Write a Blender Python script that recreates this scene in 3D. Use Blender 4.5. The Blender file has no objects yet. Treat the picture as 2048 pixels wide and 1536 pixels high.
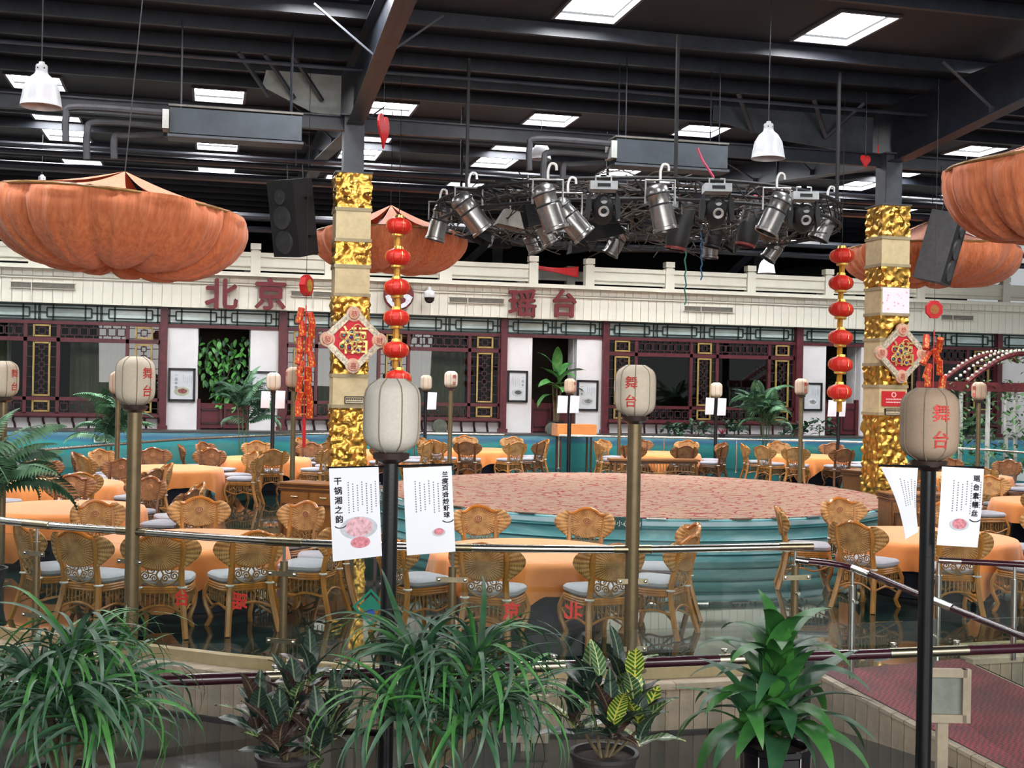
import bpy, bmesh, math, random
from mathutils import Vector, Matrix, noise
random.seed(7)
SC = bpy.context.scene
C = SC.collection
PI = math.pi
rad = math.radians
# ------------------------------------------------------------------ camera
F_PX, YAW, ROLL, H = 2450.0, rad(13.9), 0.019, 2.65
_f = Vector((math.sin(YAW), math.cos(YAW), 0))
_r = Vector((math.cos(YAW), -math.sin(YAW), 0))
_u = Vector((0, 0, 1))
_rc = _r * math.cos(ROLL) + _u * math.sin(ROLL)
_uc = _u * math.cos(ROLL) - _r * math.sin(ROLL)
CAMP = Vector((0, 0, H))
cam = bpy.data.cameras.new('camera')
cam.sensor_width = 36.0
cam.lens = 36.0 * F_PX / 2048.0
cam.clip_end = 300
camo = bpy.data.objects.new('camera', cam)
M = Matrix((_rc, _uc, -_f)).transposed().to_4x4()
M.translation = CAMP
camo.matrix_world = M
C.objects.link(camo)
SC.camera = camo
# ------------------------------------------------------------------ world, exposure, daylight
world = bpy.data.worlds.new('daylight')
SC.world = world
world.use_nodes = True
bg = world.node_tree.nodes['Background']
bg.inputs[0].default_value = (0.93, 0.97, 1.0, 1)
bg.inputs[1].default_value = 0.30
SC.view_settings.view_transform = 'Standard'
SC.view_settings.look = 'None'
SC.view_settings.gamma = 1.0
SC.view_settings.use_curve_mapping = False
SC.view_settings.exposure = 0.72
SKYLIGHT_EMIT = 28.0
SC.cycles.use_denoising = True
SC.cycles.max_bounces = 8
SC.cycles.transparent_max_bounces = 24
SC.cycles.sample_clamp_indirect = 4.0
SC.cycles.caustics_reflective = False
SC.cycles.caustics_refractive = False
# daylight from the glazed entrance front and roof lights behind the photographer
def area(name, loc, rot, sx, sy, power, col=(1, 0.98, 0.95)):
    l = bpy.data.lights.new(name, 'AREA'); l.shape = 'RECTANGLE'; l.size = sx; l.size_y = sy
    l.energy = power; l.color = col
    o = bpy.data.objects.new(name, l); o.location = loc; o.rotation_euler = rot; C.objects.link(o)
    return o
area('entrance_daylight', (4, -7, 5.2), (rad(78), 0, 0), 22, 6, 1900)

# ------------------------------------------------------------------ pixel helpers (photo frame 2048x1536)
def ray(x, y):
    return _f + _rc * ((x - 1024) / F_PX) + _uc * ((768 - y) / F_PX)
def P(x, y, d):
    return CAMP + ray(x, y) * d
def onY(x, y, Y):
    d = ray(x, y); return CAMP + d * (Y / d.y)
def onZ(x, y, z):
    d = ray(x, y); return CAMP + d * ((z - H) / d.z)
# ------------------------------------------------------------------ mesh helpers
class MB:
    def __init__(s): s.v = []; s.f = []
    def add(s, vs, fs):
        n = len(s.v); s.v += [tuple(v) for v in vs]; s.f += [tuple(i + n for i in f) for f in fs]; return s
    def box(s, c, sz, m=None):
        x, y, z = sz[0] / 2, sz[1] / 2, sz[2] / 2
        vs = [Vector((a, b, d)) for a in (-x, x) for b in (-y, y) for d in (-z, z)]
        if m is not None: vs = [m @ v for v in vs]
        c = Vector(c)
        return s.add([v + c for v in vs], [(0, 1, 3, 2), (4, 6, 7, 5), (0, 4, 5, 1), (2, 3, 7, 6), (0, 2, 6, 4), (1, 5, 7, 3)])
    def span(s, a, b):
        return s.box([(a[i] + b[i]) / 2 for i in range(3)], [abs(b[i] - a[i]) for i in range(3)])
    def tube(s, pts, r, n=6, closed=False, caps=True, flat=1.0):
        pts = [Vector(p) for p in pts]; k = len(pts)
        rs = r if isinstance(r, (list, tuple)) else [r] * k
        vs = []; prev = None
        for i, p in enumerate(pts):
            a = pts[(i - 1) % k] if (closed or i > 0) else p
            b = pts[(i + 1) % k] if (closed or i < k - 1) else p
            t = (b - a)
            t = t.normalized() if t.length > 1e-9 else Vector((0, 0, 1))
            if prev is None:
                q = t.cross(Vector((0, 0, 1)))
                if q.length < 1e-3: q = t.cross(Vector((0, 1, 0)))
            else:
                q = prev - t * prev.dot(t)
                if q.length < 1e-6: q = t.cross(Vector((0, 0, 1)))
            q.normalize(); prev = q; w = t.cross(q)
            for j in range(n):
                an = 2 * PI * j / n
                vs.append(p + q * (math.cos(an) * rs[i]) + w * (math.sin(an) * rs[i] * flat))
        fs = []
        for i in range(k if closed else k - 1):
            i2 = (i + 1) % k
            for j in range(n):
                j2 = (j + 1) % n
                fs.append((i * n + j, i * n + j2, i2 * n + j2, i2 * n + j))
        if caps and not closed:
            fs.append(tuple(range(n - 1, -1, -1))); fs.append(tuple((k - 1) * n + j for j in range(n)))
        return s.add(vs, fs)
    def bar(s, a, b, w, h=None):
        a = Vector(a); b = Vector(b); d = b - a; h = h or w
        t = d.normalized(); q = t.cross(Vector((0, 0, 1)))
        if q.length < 1e-3: q = Vector((1, 0, 0))
        q.normalize(); u = q.cross(t)
        m = Matrix((q, t, u)).transposed()
        return s.box((a + b) / 2, (w, d.length, h), m)
    def lathe(s, prof, n=16, c=(0, 0, 0), caps=False):
        c = Vector(c); vs = []; k = len(prof)
        for (r, z) in prof:
            for j in range(n):
                a = 2 * PI * j / n
                vs.append(c + Vector((r * math.cos(a), r * math.sin(a), z)))
        fs = [(i * n + j, i * n + (j + 1) % n, (i + 1) * n + (j + 1) % n, (i + 1) * n + j) for i in range(k - 1) for j in range(n)]
        if caps:
            fs.append(tuple(range(n - 1, -1, -1))); fs.append(tuple((k - 1) * n + j for j in range(n)))
        return s.add(vs, fs)
    def grid(s, fn, nu, nv, wrap=False):
        vs = [fn(i / nu, j / nv) for j in range(nv + 1) for i in range(nu + (0 if wrap else 1))]
        w = nu if wrap else nu + 1
        fs = []
        for j in range(nv):
            for i in range(nu):
                i2 = (i + 1) % w if wrap else i + 1
                fs.append((j * w + i, j * w + i2, (j + 1) * w + i2, (j + 1) * w + i))
        return s.add(vs, fs)
    def prism(s, poly, a, b, axis='y'):
        n = len(poly)
        def mk(p, d):
            if axis == 'y': return (p[0], d, p[1])
            if axis == 'x': return (d, p[0], p[1])
            return (p[0], p[1], d)
        vs = [mk(p, a) for p in poly] + [mk(p, b) for p in poly]
        fs = [tuple(range(n)), tuple(range(2 * n - 1, n - 1, -1))] + [(i, i + n, (i + 1) % n + n, (i + 1) % n) for i in range(n)]
        return s.add(vs, fs)
    def xf(s, m):
        s.v = [tuple(m @ Vector(v)) for v in s.v]; return s
    def merge(s, o, m=None):
        return s.add([m @ Vector(v) for v in o.v] if m is not None else o.v, o.f)
    def mesh(s, name, mt, smooth=False):
        me = bpy.data.meshes.new(name); me.from_pydata(s.v, [], s.f)
        bm = bmesh.new(); bm.from_mesh(me); bmesh.ops.recalc_face_normals(bm, faces=bm.faces)
        if smooth:
            for f in bm.faces: f.smooth = True
            lim = smooth if isinstance(smooth, float) else rad(42)
            for e in bm.edges:
                if len(e.link_faces) == 2 and e.calc_face_angle(0) > lim: e.smooth = False
        bm.to_mesh(me); bm.free()
        if mt is not None: me.materials.append(mt)
        return me
    def obj(s, name, mt, parent=None, smooth=False, loc=None, rot=None):
        return put(name, s.mesh(name, mt, smooth), parent, loc, rot)
def put(name, me, parent=None, loc=None, rot=None):
    o = bpy.data.objects.new(name, me); C.objects.link(o)
    if parent is not None: o.parent = parent
    if loc is not None: o.location = loc
    if rot is not None: o.rotation_euler = rot
    return o
LABELS = set()
def tag(o, label, cat, group=None, kind=None):
    base = label
    assert label not in LABELS or group, label
    LABELS.add(label)
    o['label'] = base
    if cat: o['category'] = cat
    if group: o['group'] = group
    if kind: o['kind'] = kind
    return o
def thing(name, label, cat, loc=(0, 0, 0), rotz=0, group=None):
    o = bpy.data.objects.new(name, None); C.objects.link(o); o.empty_display_size = 0.1
    o.location = loc; o.rotation_euler = (0, 0, rotz)
    return tag(o, label, cat, group)
def struct(o, label=None):
    o['kind'] = 'structure'
    if label: o['label'] = label
    return o
def dup(root, loc, rotz, label, group=None, scale=None):
    r = root.copy(); C.objects.link(r); r.location = loc; r.rotation_euler = (0, 0, rotz)
    if scale: r.scale = (scale,) * 3
    tag(r, label, r.get('category'), group or r.get('group'))
    for ch in root.children:
        c = ch.copy(); C.objects.link(c); c.parent = r
        for g in ch.children:
            d = g.copy(); C.objects.link(d); d.parent = c
    return r
def catmull(pts, n=8, closed=False):
    pts = [Vector(p) for p in pts]; k = len(pts); out = []
    g = (lambda i: pts[i % k]) if closed else (lambda i: pts[max(0, min(k - 1, i))])
    for i in range(k if closed else k - 1):
        a, b, c, d = g(i - 1), g(i), g(i + 1), g(i + 2)
        for j in range(n):
            t = j / n
            out.append(0.5 * ((2 * b) + (c - a) * t + (2 * a - 5 * b + 4 * c - d) * t * t + (3 * b - a - 3 * c + d) * t ** 3))
    if not closed: out.append(pts[-1])
    return out
GLYPH = {}
def load_glyphs(bodies):
    obs = []
    for body in bodies:
        cu = bpy.data.curves.new('t', 'FONT'); cu.body = body; cu.size = 1.0
        cu.align_x = 'CENTER'; cu.align_y = 'CENTER'; cu.resolution_u = 2; cu.fill_mode = 'FRONT'
        o = bpy.data.objects.new('t', cu); C.objects.link(o); obs.append((body, o, cu))
    dg = bpy.context.evaluated_depsgraph_get(); dg.update()
    for body, o, cu in obs:
        me = o.evaluated_get(dg).to_mesh()
        vs = [tuple(v.co) for v in me.vertices]; fs = [tuple(p.vertices) for p in me.polygons]
        xs = [v[0] for v in vs]; ys = [v[1] for v in vs]
        cx, cy = (min(xs) + max(xs)) / 2, (min(ys) + max(ys)) / 2
        GLYPH[body] = ([(v[0] - cx, v[1] - cy) for v in vs], fs)
    for body, o, cu in obs:
        bpy.data.objects.remove(o); bpy.data.curves.remove(cu)
load_glyphs(list(dict.fromkeys('北京瑶台舞恭發财喜福干锅湘之韵兰度百合炒虾球素鳝丝一品羊排')) + ['小心台阶'])
def text_mb(body, size=1.0, extrude=0.0):
    vs, fs = GLYPH[body]; mb = MB(); n = len(vs)
    if extrude <= 0:
        return mb.add([(x * size, y * size, 0) for x, y in vs], fs)
    ed = {}
    for f in fs:
        for i in range(len(f)):
            a, b = f[i], f[(i + 1) % len(f)]; k = (min(a, b), max(a, b)); ed[k] = ed.get(k, 0) + 1
    side = [(a, b, b + n, a + n) for (a, b), c in ed.items() if c == 1]
    return mb.add([(x * size, y * size, extrude) for x, y in vs] + [(x * size, y * size, -extrude) for x, y in vs], fs + [tuple(i + n for i in reversed(f)) for f in fs] + side)
STAND = Matrix.Rotation(PI / 2, 4, 'X')      # text in XY -> standing in XZ, facing -Y
# ------------------------------------------------------------------ materials
def lin(c):
    return tuple(((v / 12.92) if v <= 0.04045 else ((v + 0.055) / 1.055) ** 2.4) for v in c)
def hexc(h):
    return lin(tuple(int(h[i:i + 2], 16) / 255 for i in (0, 2, 4)))
MATS = {}
class NT:
    def __init__(s, name):
        s.m = bpy.data.materials.new(name); s.m.use_nodes = True
        s.t = s.m.node_tree; s.b = s.t.nodes['Principled BSDF']; s.out = s.t.nodes['Material Output']
    def n(s, typ, **kw):
        nd = s.t.nodes.new(typ)
        for k, v in kw.items(): setattr(nd, k, v)
        return nd
    def l(s, a, b): s.t.links.new(a, b)
    def coord(s, kind='Object', scale=(1, 1, 1), rot=(0, 0, 0)):
        tc = s.n('ShaderNodeTexCoord'); mp = s.n('ShaderNodeMapping')
        mp.inputs['Scale'].default_value = scale; mp.inputs['Rotation'].default_value = rot
        s.l(tc.outputs[kind], mp.inputs['Vector']); return mp.outputs[0]
    def noise(s, vec, scale, detail=3, rough=0.5, dist=0):
        nd = s.n('ShaderNodeTexNoise'); nd.inputs['Scale'].default_value = scale; nd.inputs['Detail'].default_value = detail
        nd.inputs['Roughness'].default_value = rough; nd.inputs['Distortion'].default_value = dist
        if vec is not None: s.l(vec, nd.inputs['Vector'])
        return nd.outputs['Fac']
    def ramp(s, fac, stops):
        r = s.n('ShaderNodeValToRGB'); e = r.color_ramp.elements
        while len(e) < len(stops): e.new(0.5)
        for i, (p, c) in enumerate(stops):
            e[i].position = p; e[i].color = (*c, 1)
        s.l(fac, r.inputs[0]); return r.outputs[0]
    def bump(s, h, strength=0.3, dist=0.02):
        b = s.n('ShaderNodeBump'); b.inputs['Strength'].default_value = strength; b.inputs['Distance'].default_value = dist
        s.l(h, b.inputs['Height']); s.l(b.outputs[0], s.b.inputs['Normal'])
    def math(s, op, a, b=None):
        m = s.n('ShaderNodeMath', operation=op)
        for i, q in enumerate((a, b)):
            if q is None: continue
            if isinstance(q, (int, float)): m.inputs[i].default_value = q
            else: s.l(q, m.inputs[i])
        return m.outputs[0]
def mat(name, col, rough=0.5, metal=0.0, var=0.12, scale=8.0, bump=0.0, bscale=40.0, spec=0.5, coat=0.0, trans=0.0, sheen=0.0, stretch=(1, 1, 1)):
    if name in MATS: return MATS[name]
    t = NT(name); c = hexc(col) if isinstance(col, str) else col
    v = t.coord(scale=stretch)
    f = t.noise(v, scale, 4, 0.6)
    lo = tuple(max(0, x * (1 - var * 1.6)) for x in c); hi = tuple(min(1, x * (1 + var * 1.2)) for x in c)
    t.l(t.ramp(f, [(0.3, lo), (0.7, hi)]), t.b.inputs['Base Color'])
    t.b.inputs['Roughness'].default_value = rough; t.b.inputs['Metallic'].default_value = metal
    t.b.inputs['Specular IOR Level'].default_value = spec; t.b.inputs['Coat Weight'].default_value = coat
    t.b.inputs['Transmission Weight'].default_value = trans
    t.b.inputs['Sheen Weight'].default_value = sheen
    if bump: t.bump(t.noise(v, bscale, 3), bump, 0.01)
    MATS[name] = t.m
    return t.m
def glass(name, tint=(0.86, 0.93, 0.9), refl=1.0, rough=0.01, ior=1.5):
    t = NT(name); t.t.nodes.remove(t.b)
    tr = t.n('ShaderNodeBsdfTransparent'); tr.inputs[0].default_value = (*tint, 1)
    gl = t.n('ShaderNodeBsdfGlossy'); gl.inputs['Roughness'].default_value = rough
    fr = t.n('ShaderNodeFresnel'); fr.inputs[0].default_value = ior
    mx = t.n('ShaderNodeMixShader'); ge = t.n('ShaderNodeNewGeometry')
    t.l(t.math('MULTIPLY', t.math('MULTIPLY', fr.outputs[0], refl), t.math('SUBTRACT', 1.0, ge.outputs['Backfacing'])), mx.inputs[0])
    t.l(tr.outputs[0], mx.inputs[1]); t.l(gl.outputs[0], mx.inputs[2]); t.l(mx.outputs[0], t.out.inputs[0])
    MATS[name] = t.m; return t.m
def emit(name, col, strength):
    t = NT(name); t.t.nodes.remove(t.b)
    e = t.n('ShaderNodeEmission'); e.inputs[0].default_value = (*col, 1); e.inputs[1].default_value = strength
    t.l(e.outputs[0], t.out.inputs[0]); MATS[name] = t.m; return t.m
def sroot(name, label=None):
    o = bpy.data.objects.new(name, None); C.objects.link(o); o['kind'] = 'structure'
    if label: o['label'] = label
    return o
def bold_text(body, size, extrude, d):
    base = text_mb(body, size, extrude)
    if d <= 0: return base
    out = MB()
    for i, (dx, dy) in enumerate(((0, 0), (d, 0), (-d, 0), (0, d), (0, -d), (d * .7, d * .7), (-d * .7, -d * .7))):
        out.merge(base, Matrix.Translation((dx, dy, 0.0004 * i)))
    return out
# ================================================================== special materials
def m_floor():
    t = NT('polished_dark_floor'); v = t.coord(scale=(1, 1, 1))
    f = t.noise(v, 0.9, 5, 0.65, 0.6)
    t.l(t.ramp(f, [(0.3, (0.004, 0.012, 0.011)), (0.55, (0.012, 0.03, 0.026)), (0.75, (0.026, 0.052, 0.044))]), t.b.inputs['Base Color'])
    t.b.inputs['Roughness'].default_value = 0.045; t.b.inputs['Specular IOR Level'].default_value = 0.9
    t.b.inputs['IOR'].default_value = 2.2
    t.l(t.ramp(t.noise(v, 3.0, 3), [(0.3, (0.015,) * 3), (0.8, (0.05,) * 3)]), t.b.inputs['Roughness'])
    b = t.n('ShaderNodeBump'); b.inputs['Strength'].default_value = 0.05; b.inputs['Distance'].default_value = 0.02
    t.l(t.noise(v, 0.8, 1), b.inputs['Height']); t.l(b.outputs[0], t.b.inputs['Normal'])
    return t.m
def m_carpet():
    t = NT('stage_carpet'); v = t.coord(scale=(1.0, 2.4, 1.0))
    dn = t.n('ShaderNodeTexNoise'); dn.inputs['Scale'].default_value = 1.3; t.l(v, dn.inputs['Vector'])
    mx = t.n('ShaderNodeMix', data_type='RGBA', blend_type='LINEAR_LIGHT'); mx.inputs[0].default_value = 0.18
    t.l(v, mx.inputs[6]); t.l(dn.outputs['Color'], mx.inputs[7])
    vo = t.n('ShaderNodeTexVoronoi', feature='DISTANCE_TO_EDGE'); vo.inputs['Scale'].default_value = 2.6
    t.l(mx.outputs[2], vo.inputs['Vector'])
    vo2 = t.n('ShaderNodeTexVoronoi', feature='F1'); vo2.inputs['Scale'].default_value = 2.6
    t.l(mx.outputs[2], vo2.inputs['Vector'])
    rings = t.math('FRACT', t.math('MULTIPLY', vo2.outputs['Distance'], 6.0))
    beige, red, dk = hexc('b39b84'), hexc('95323a'), hexc('a2675b')
    a = t.ramp(rings, [(0.45, beige), (0.6, dk), (0.85, beige)])
    e = t.ramp(vo.outputs['Distance'], [(0.02, (1, 1, 1)), (0.075, (0, 0, 0))])
    m2 = t.n('ShaderNodeMix', data_type='RGBA'); t.l(e, m2.inputs[0]); t.l(a, m2.inputs[6]); m2.inputs[7].default_value = (*red, 1)
    t.l(m2.outputs[2], t.b.inputs['Base Color']); t.b.inputs['Roughness'].default_value = 0.95
    t.b.inputs['Specular IOR Level'].default_value = 0.1
    t.bump(t.noise(t.coord(), 120, 2), 0.4, 0.01); return t.m
def m_mural():
    t = NT('painted_mural'); tc = t.n('ShaderNodeTexCoord'); sp = t.n('ShaderNodeSeparateXYZ'); t.l(tc.outputs['Object'], sp.inputs[0])
    n = t.noise(t.coord(scale=(0.5, 1, 1)), 1.4, 5, 0.6)
    h = t.math('ADD', sp.outputs['Z'], t.math('MULTIPLY', t.math('SUBTRACT', n, 0.5), 0.35))
    c = t.ramp(h, [(0.0, hexc('2c7f80')), (0.45, hexc('2f8f92')), (0.72, hexc('3aa0a2')), (0.8, hexc('3d7f9c')), (0.88, hexc('49789a')), (1.0, hexc('6fa6b4'))])
    t.l(c, t.b.inputs['Base Color']); t.b.inputs['Roughness'].default_value = 0.55; return t.m
def m_stage_side():
    t = NT('stage_side_paint'); v = t.coord(scale=(0.5, 0.5, 2.2))
    f = t.noise(v, 1.6, 5, 0.6, 0.8)
    t.l(t.ramp(f, [(0.25, hexc('4a9096')), (0.5, hexc('72b0b4')), (0.75, hexc('b4d4d6'))]), t.b.inputs['Base Color'])
    t.b.inputs['Roughness'].default_value = 0.35; return t.m
def m_wicker(name, a, b, cz=0.87):
    """woven cane: rays fanning out from the middle of the back crossed by rings"""
    t = NT(name); tc = t.n('ShaderNodeTexCoord'); sp = t.n('ShaderNodeSeparateXYZ'); t.l(tc.outputs['Object'], sp.inputs[0])
    zz = t.math('SUBTRACT', sp.outputs['Z'], cz)
    ang = t.math('ARCTAN2', zz, sp.outputs['X'])
    rr = t.math('SQRT', t.math('ADD', t.math('MULTIPLY', zz, zz), t.math('MULTIPLY', sp.outputs['X'], sp.outputs['X'])))
    s1 = t.math('SINE', t.math('MULTIPLY', ang, 44.0)); s2 = t.math('SINE', t.math('MULTIPLY', rr, 420.0))
    h = t.math('ADD', t.math('MULTIPLY', s1, 0.6), t.math('MULTIPLY', s2, 0.4))
    hn = t.math('ADD', t.math('MULTIPLY', h, 0.28), t.noise(t.coord(), 9, 3))
    t.l(t.ramp(hn, [(0.25, hexc(a)), (0.75, hexc(b))]), t.b.inputs['Base Color'])
    t.b.inputs['Roughness'].default_value = 0.5
    t.bump(h, 0.6, 0.006); return t.m
def m_pleat(name, a, b, sc=1.0):
    t = NT(name); f = t.noise(t.coord(scale=(9 * sc, 9 * sc, 0.7)), 1.0, 5, 0.65)
    t.l(t.ramp(f, [(0.25, hexc(a)), (0.75, hexc(b))]), t.b.inputs['Base Color'])
    t.b.inputs['Roughness'].default_value = 0.75; t.b.inputs['Sheen Weight'].default_value = 0.2
    t.bump(f, 0.5, 0.03); return t.m
MF = m_floor(); MCARPET = m_carpet(); MMURAL = m_mural(); MSTAGE = m_stage_side()
STEEL = mat('dark_steel', '272b35', 0.42, 0.0, 0.25, 3, 0.05)
STEEL2 = mat('grey_steel', '4a4e56', 0.45, 0.0, 0.2, 3)
GALV = mat('galvanised_sheet', 'b9bbb6', 0.5, 0.0, 0.2, 2)
DECK = mat('black_roof_deck', '0f121b', 0.6, 0.0, 0.35, 2)
CREAM = mat('cream_paint', 'e7e3d3', 0.45, 0, 0.03, 3)
CREAM2 = mat('cream_joint', 'cfcaba', 0.6, 0, 0.05, 3)
WHITEW = mat('white_plaster', 'e4e1e1', 0.6, 0, 0.03, 2)
MAROON = mat('maroon_paint', '5a232a', 0.4, 0, 0.18, 5)
MAROON_D = mat('dark_maroon_bar', '3a1a1e', 0.45, 0, 0.15, 5)
LATT = mat('dark_green_lattice', '1e3532', 0.45, 0, 0.1, 5)
YELLOW = mat('ochre_trim', 'ab8f50', 0.5, 0, 0.12, 8)
FROST = mat('frosted_teal_glass', 'd3e6e2', 0.18, 0, 0.14, 1.2)
WGLASS = glass('window_glass', (0.5, 0.54, 0.53), 1.3)
RGLASS = glass('railing_glass', (0.91, 0.955, 0.935), 0.9)
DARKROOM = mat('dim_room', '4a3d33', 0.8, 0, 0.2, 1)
CURTAIN = m_pleat('beige_curtain', 'c4b99c', 'f2e8cc', 1.6)
GOLD = mat('gold_foil', (0.66, 0.36, 0.075), 0.28, 1.0, 0.22, 6, 0.2, 30)
STONE = mat('cream_stone', 'd0be92', 0.5, 0, 0.10, 6, 0.05, 30)
STONE_ED = mat('stone_edge', 'a39574', 0.6, 0, 0.1, 6)
SLAB = mat('travertine_slab', 'b09a84', 0.6, 0, 0.16, 5, 0.15, 25)
SLABCAP = mat('stone_coping', 'bda994', 0.55, 0, 0.14, 5, 0.1, 25)
BGLASS = glass('barrier_glass', (0.955, 0.97, 0.96), 0.9)
MORTAR = mat('dark_joint', '3a342d', 0.9)
CHROME = mat('brushed_steel', (0.62, 0.60, 0.56), 0.22, 1.0, 0.05, 12)
BRASS = mat('aged_brass', (0.42, 0.36, 0.24), 0.32, 1.0, 0.12, 8)
BRONZE = mat('bronze_pole_paint', '7a6a4e', 0.4, 0.55, 0.1, 8)
PURPLE = mat('dark_cherry_rail', '3d1a26', 0.25, 0, 0.12, 9, coat=0.5)
BLACK = mat('black_enamel', '121316', 0.3, 0, 0.2, 9, 0.05, 60)
BLKMATT = mat('black_matt', '1c1c1e', 0.7, 0, 0.2, 9)
REDM = mat('festive_red', 'c01d22', 0.45, 0, 0.1, 20)
PAPER = mat('white_paper', 'eef0f8', 0.6, 0, 0.02, 2)
INK = mat('black_ink', '28262c', 0.8)
GREYTXT = mat('grey_print', 'a9abb4', 0.8)
# ================================================================== setting: floors
RAILPX = [(-160, 12.75), (0, 12.1), (270, 11.5), (575, 10.95), (910, 10.8), (1265, 10.9), (1600, 11.3)]
def flat(x, d):                                   # horizontal position at photo column x and depth d
    p = CAMP + (_f + _r * ((x - 1024) / F_PX)) * d
    return Vector((p.x, p.y, 0))
EDGE = [Vector((-16, 30, 0)), Vector((-9, 21.5, 0)), Vector((-5.2, 16.3, 0))] + [flat(x, d) for x, d in RAILPX]
RP0 = Vector((7.35, 10.72, 0))
EDGE2 = [RP0, Vector((9.5, 11.05, 0)), Vector((13, 12.6, 0)), Vector((17.5, 16, 0)), Vector((24, 24, 0))]
edge_c = catmull(EDGE, 6) + [RP0 + (EDGE[-1] - RP0) * 0.5] + catmull(EDGE2, 6)
mb = MB(); YF = 39.2
n = len(edge_c)
mb.add([(p.x, p.y, 0) for p in edge_c] + [(p.x, YF, 0) for p in edge_c], [(i, i + 1, i + 1 + n, i + n) for i in range(n - 1)])
struct(mb.obj('floor', MF), 'dark green polished stone dining floor')
mb = MB().add([(-26, -12, -.45), (32, -12, -.45), (32, 30, -.45), (-26, 30, -.45)], [(0, 1, 2, 3)])
struct(mb.obj('floor_walkway', mat('dark_walkway', '161a1b', 0.12, 0, 0.3, 1.5, spec=0.8)), 'dark polished sunken walkway floor')
mb = MB().span((-14, -12, -.45), (14, 7.95, -0.25))
struct(mb.obj('floor_platform', mat('grey_platform_stone', '24282a', 0.35, 0, 0.15, 1.5)), 'grey raised platform in the foreground')
# retaining wall below the dining floor: backing, coping and one slab after another
ret = sroot('wall_retaining', 'low curved stone wall under the dining floor edge')
slab_me = MB().box((0, 0, -.22), (0.128, 0.04, 0.40)).mesh('slab', SLAB)
slab_me2 = MB().box((0, -.006, -.22), (0.128, 0.04, 0.40)).mesh('slab', mat('travertine_slab_grey', 'a09282', 0.6, 0, 0.16, 5, 0.15, 25))
cop_me = MB().box((0, -.02, 0.0), (0.60, 0.20, 0.05)).mesh('coping', SLABCAP)
def walk(pts, step):
    out = []; acc = 0.0; nxt = step / 2
    for a, b in zip(pts, pts[1:]):
        L = (b - a).length
        while acc + L >= nxt:
            t = (nxt - acc) / L; p = a + (b - a) * t; d = b - a
            out.append((p, math.atan2(d.y, d.x))); nxt += step
        acc += L
    return out
near = catmull(EDGE, 12); near = [p for p in near if p.y < 16.6]
right = catmull(EDGE2, 12); right = [p for p in right if p.x < 15]
bk = MB(); kb = MB()
for seg in (near, right):
    bk.grid(lambda u, v, seg=seg: (lambda p: (p.x, p.y + 0.03, -.45 + v * .44))(seg[min(len(seg) - 1, int(round(u * (len(seg) - 1))))]), len(seg) - 1, 1)
bk.obj('joint_backing', MORTAR, ret)
ns = 0
for seg in (near, right):
    for p, a in walk(seg, 0.135):
        if ns > 290: break
        put('slab', slab_me if random.random() < .6 else slab_me2, ret, (p.x, p.y, 0), (0, 0, a)); ns += 1
    for p, a in walk(seg, 0.60): put('coping', cop_me, ret, (p.x, p.y, -.005), (0, 0, a))
curb_me = MB().box((0, .13, 0.05), (0.605, 0.10, 0.10)).mesh('curb', mat('tan_curb', 'ad9a72', 0.5, 0, 0.12, 6))
for seg in (near, right):
    for p, a in walk(seg, 0.60): put('curb', curb_me, ret, (p.x, p.y, 0.02), (0, 0, a))
# ramp with red mat
RA0, RA1 = flat(1640, 11.47), Vector((6.35, 8.15, -.45))
RB0, RB1 = RP0.copy(), Vector((8.1, 8.55, -.45))
ramp = sroot('floor_ramp', 'stone ramp leading down from the dining floor')
RA0.z = RB0.z = 0.0
def rp(u, v, dz=0.0):
    a = RA0.lerp(RA1, v); b = RB0.lerp(RB1, v); p = a.lerp(b, u); return (p.x, p.y, p.z + dz)
MB().grid(lambda u, v: rp(u, v, -.01), 4, 8).obj('ramp_deck', SLABCAP, ramp)
def m_mat():
    t = NT('red_rubber_mat'); tc = t.coord(scale=(1, 1, 1))
    w = t.n('ShaderNodeTexChecker'); w.inputs['Scale'].default_value = 34; t.l(tc, w.inputs[0])
    n_ = t.noise(tc, 2.2, 3)
    mixv = t.math('ADD', t.math('MULTIPLY', w.outputs[1], 0.25), t.math('MULTIPLY', n_, 0.7))
    t.l(t.ramp(mixv, [(0.2, hexc('451a21')), (0.5, hexc('6f2430')), (0.8, hexc('b83240'))]), t.b.inputs['Base Color'])
    t.b.inputs['Roughness'].default_value = 0.6; t.bump(w.outputs[1], 0.5, 0.01); return t.m
MAT_RED = m_mat()
o = MB().grid(lambda u, v: rp(0.04 + u * .92, v, .012), 8, 24).obj('ramp_mat', MAT_RED)
tag(o, 'red rubber mesh mat running down the ramp', 'mat')
mb = MB().add([rp(0, 0), rp(0, 1), (RA1.x, RA1.y, -.47), (RA0.x, RA0.y, -.47)], [(0, 1, 2, 3)]).add([rp(1, 0), rp(1, 1), (RB1.x, RB1.y, -.47), (RB0.x, RB0.y, -.47)], [(0, 1, 2, 3)])
mb.obj('ramp_side', MORTAR, ramp)
L = (RA1 - RA0).length; k = int(L / 0.135)
aa = math.atan2(RA1.y - RA0.y, RA1.x - RA0.x)
for i in range(k):
    p = RA0.lerp(RA1, (i + .5) / k)
    hgt = p.z + .46
    if hgt < .05: continue
    MB().box((0, 0, -hgt / 2), (0.125, 0.05, hgt)).obj('slab', SLAB, ramp, loc=(p.x - .02, p.y, p.z + .0), rot=(0, 0, aa))
    MB().box((0, 0, 0), (0.127, 0.09, 0.03)).obj('coping', SLABCAP, ramp, loc=(p.x - .01, p.y, p.z + .008), rot=(0, math.atan2(.45, L), aa))
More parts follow.
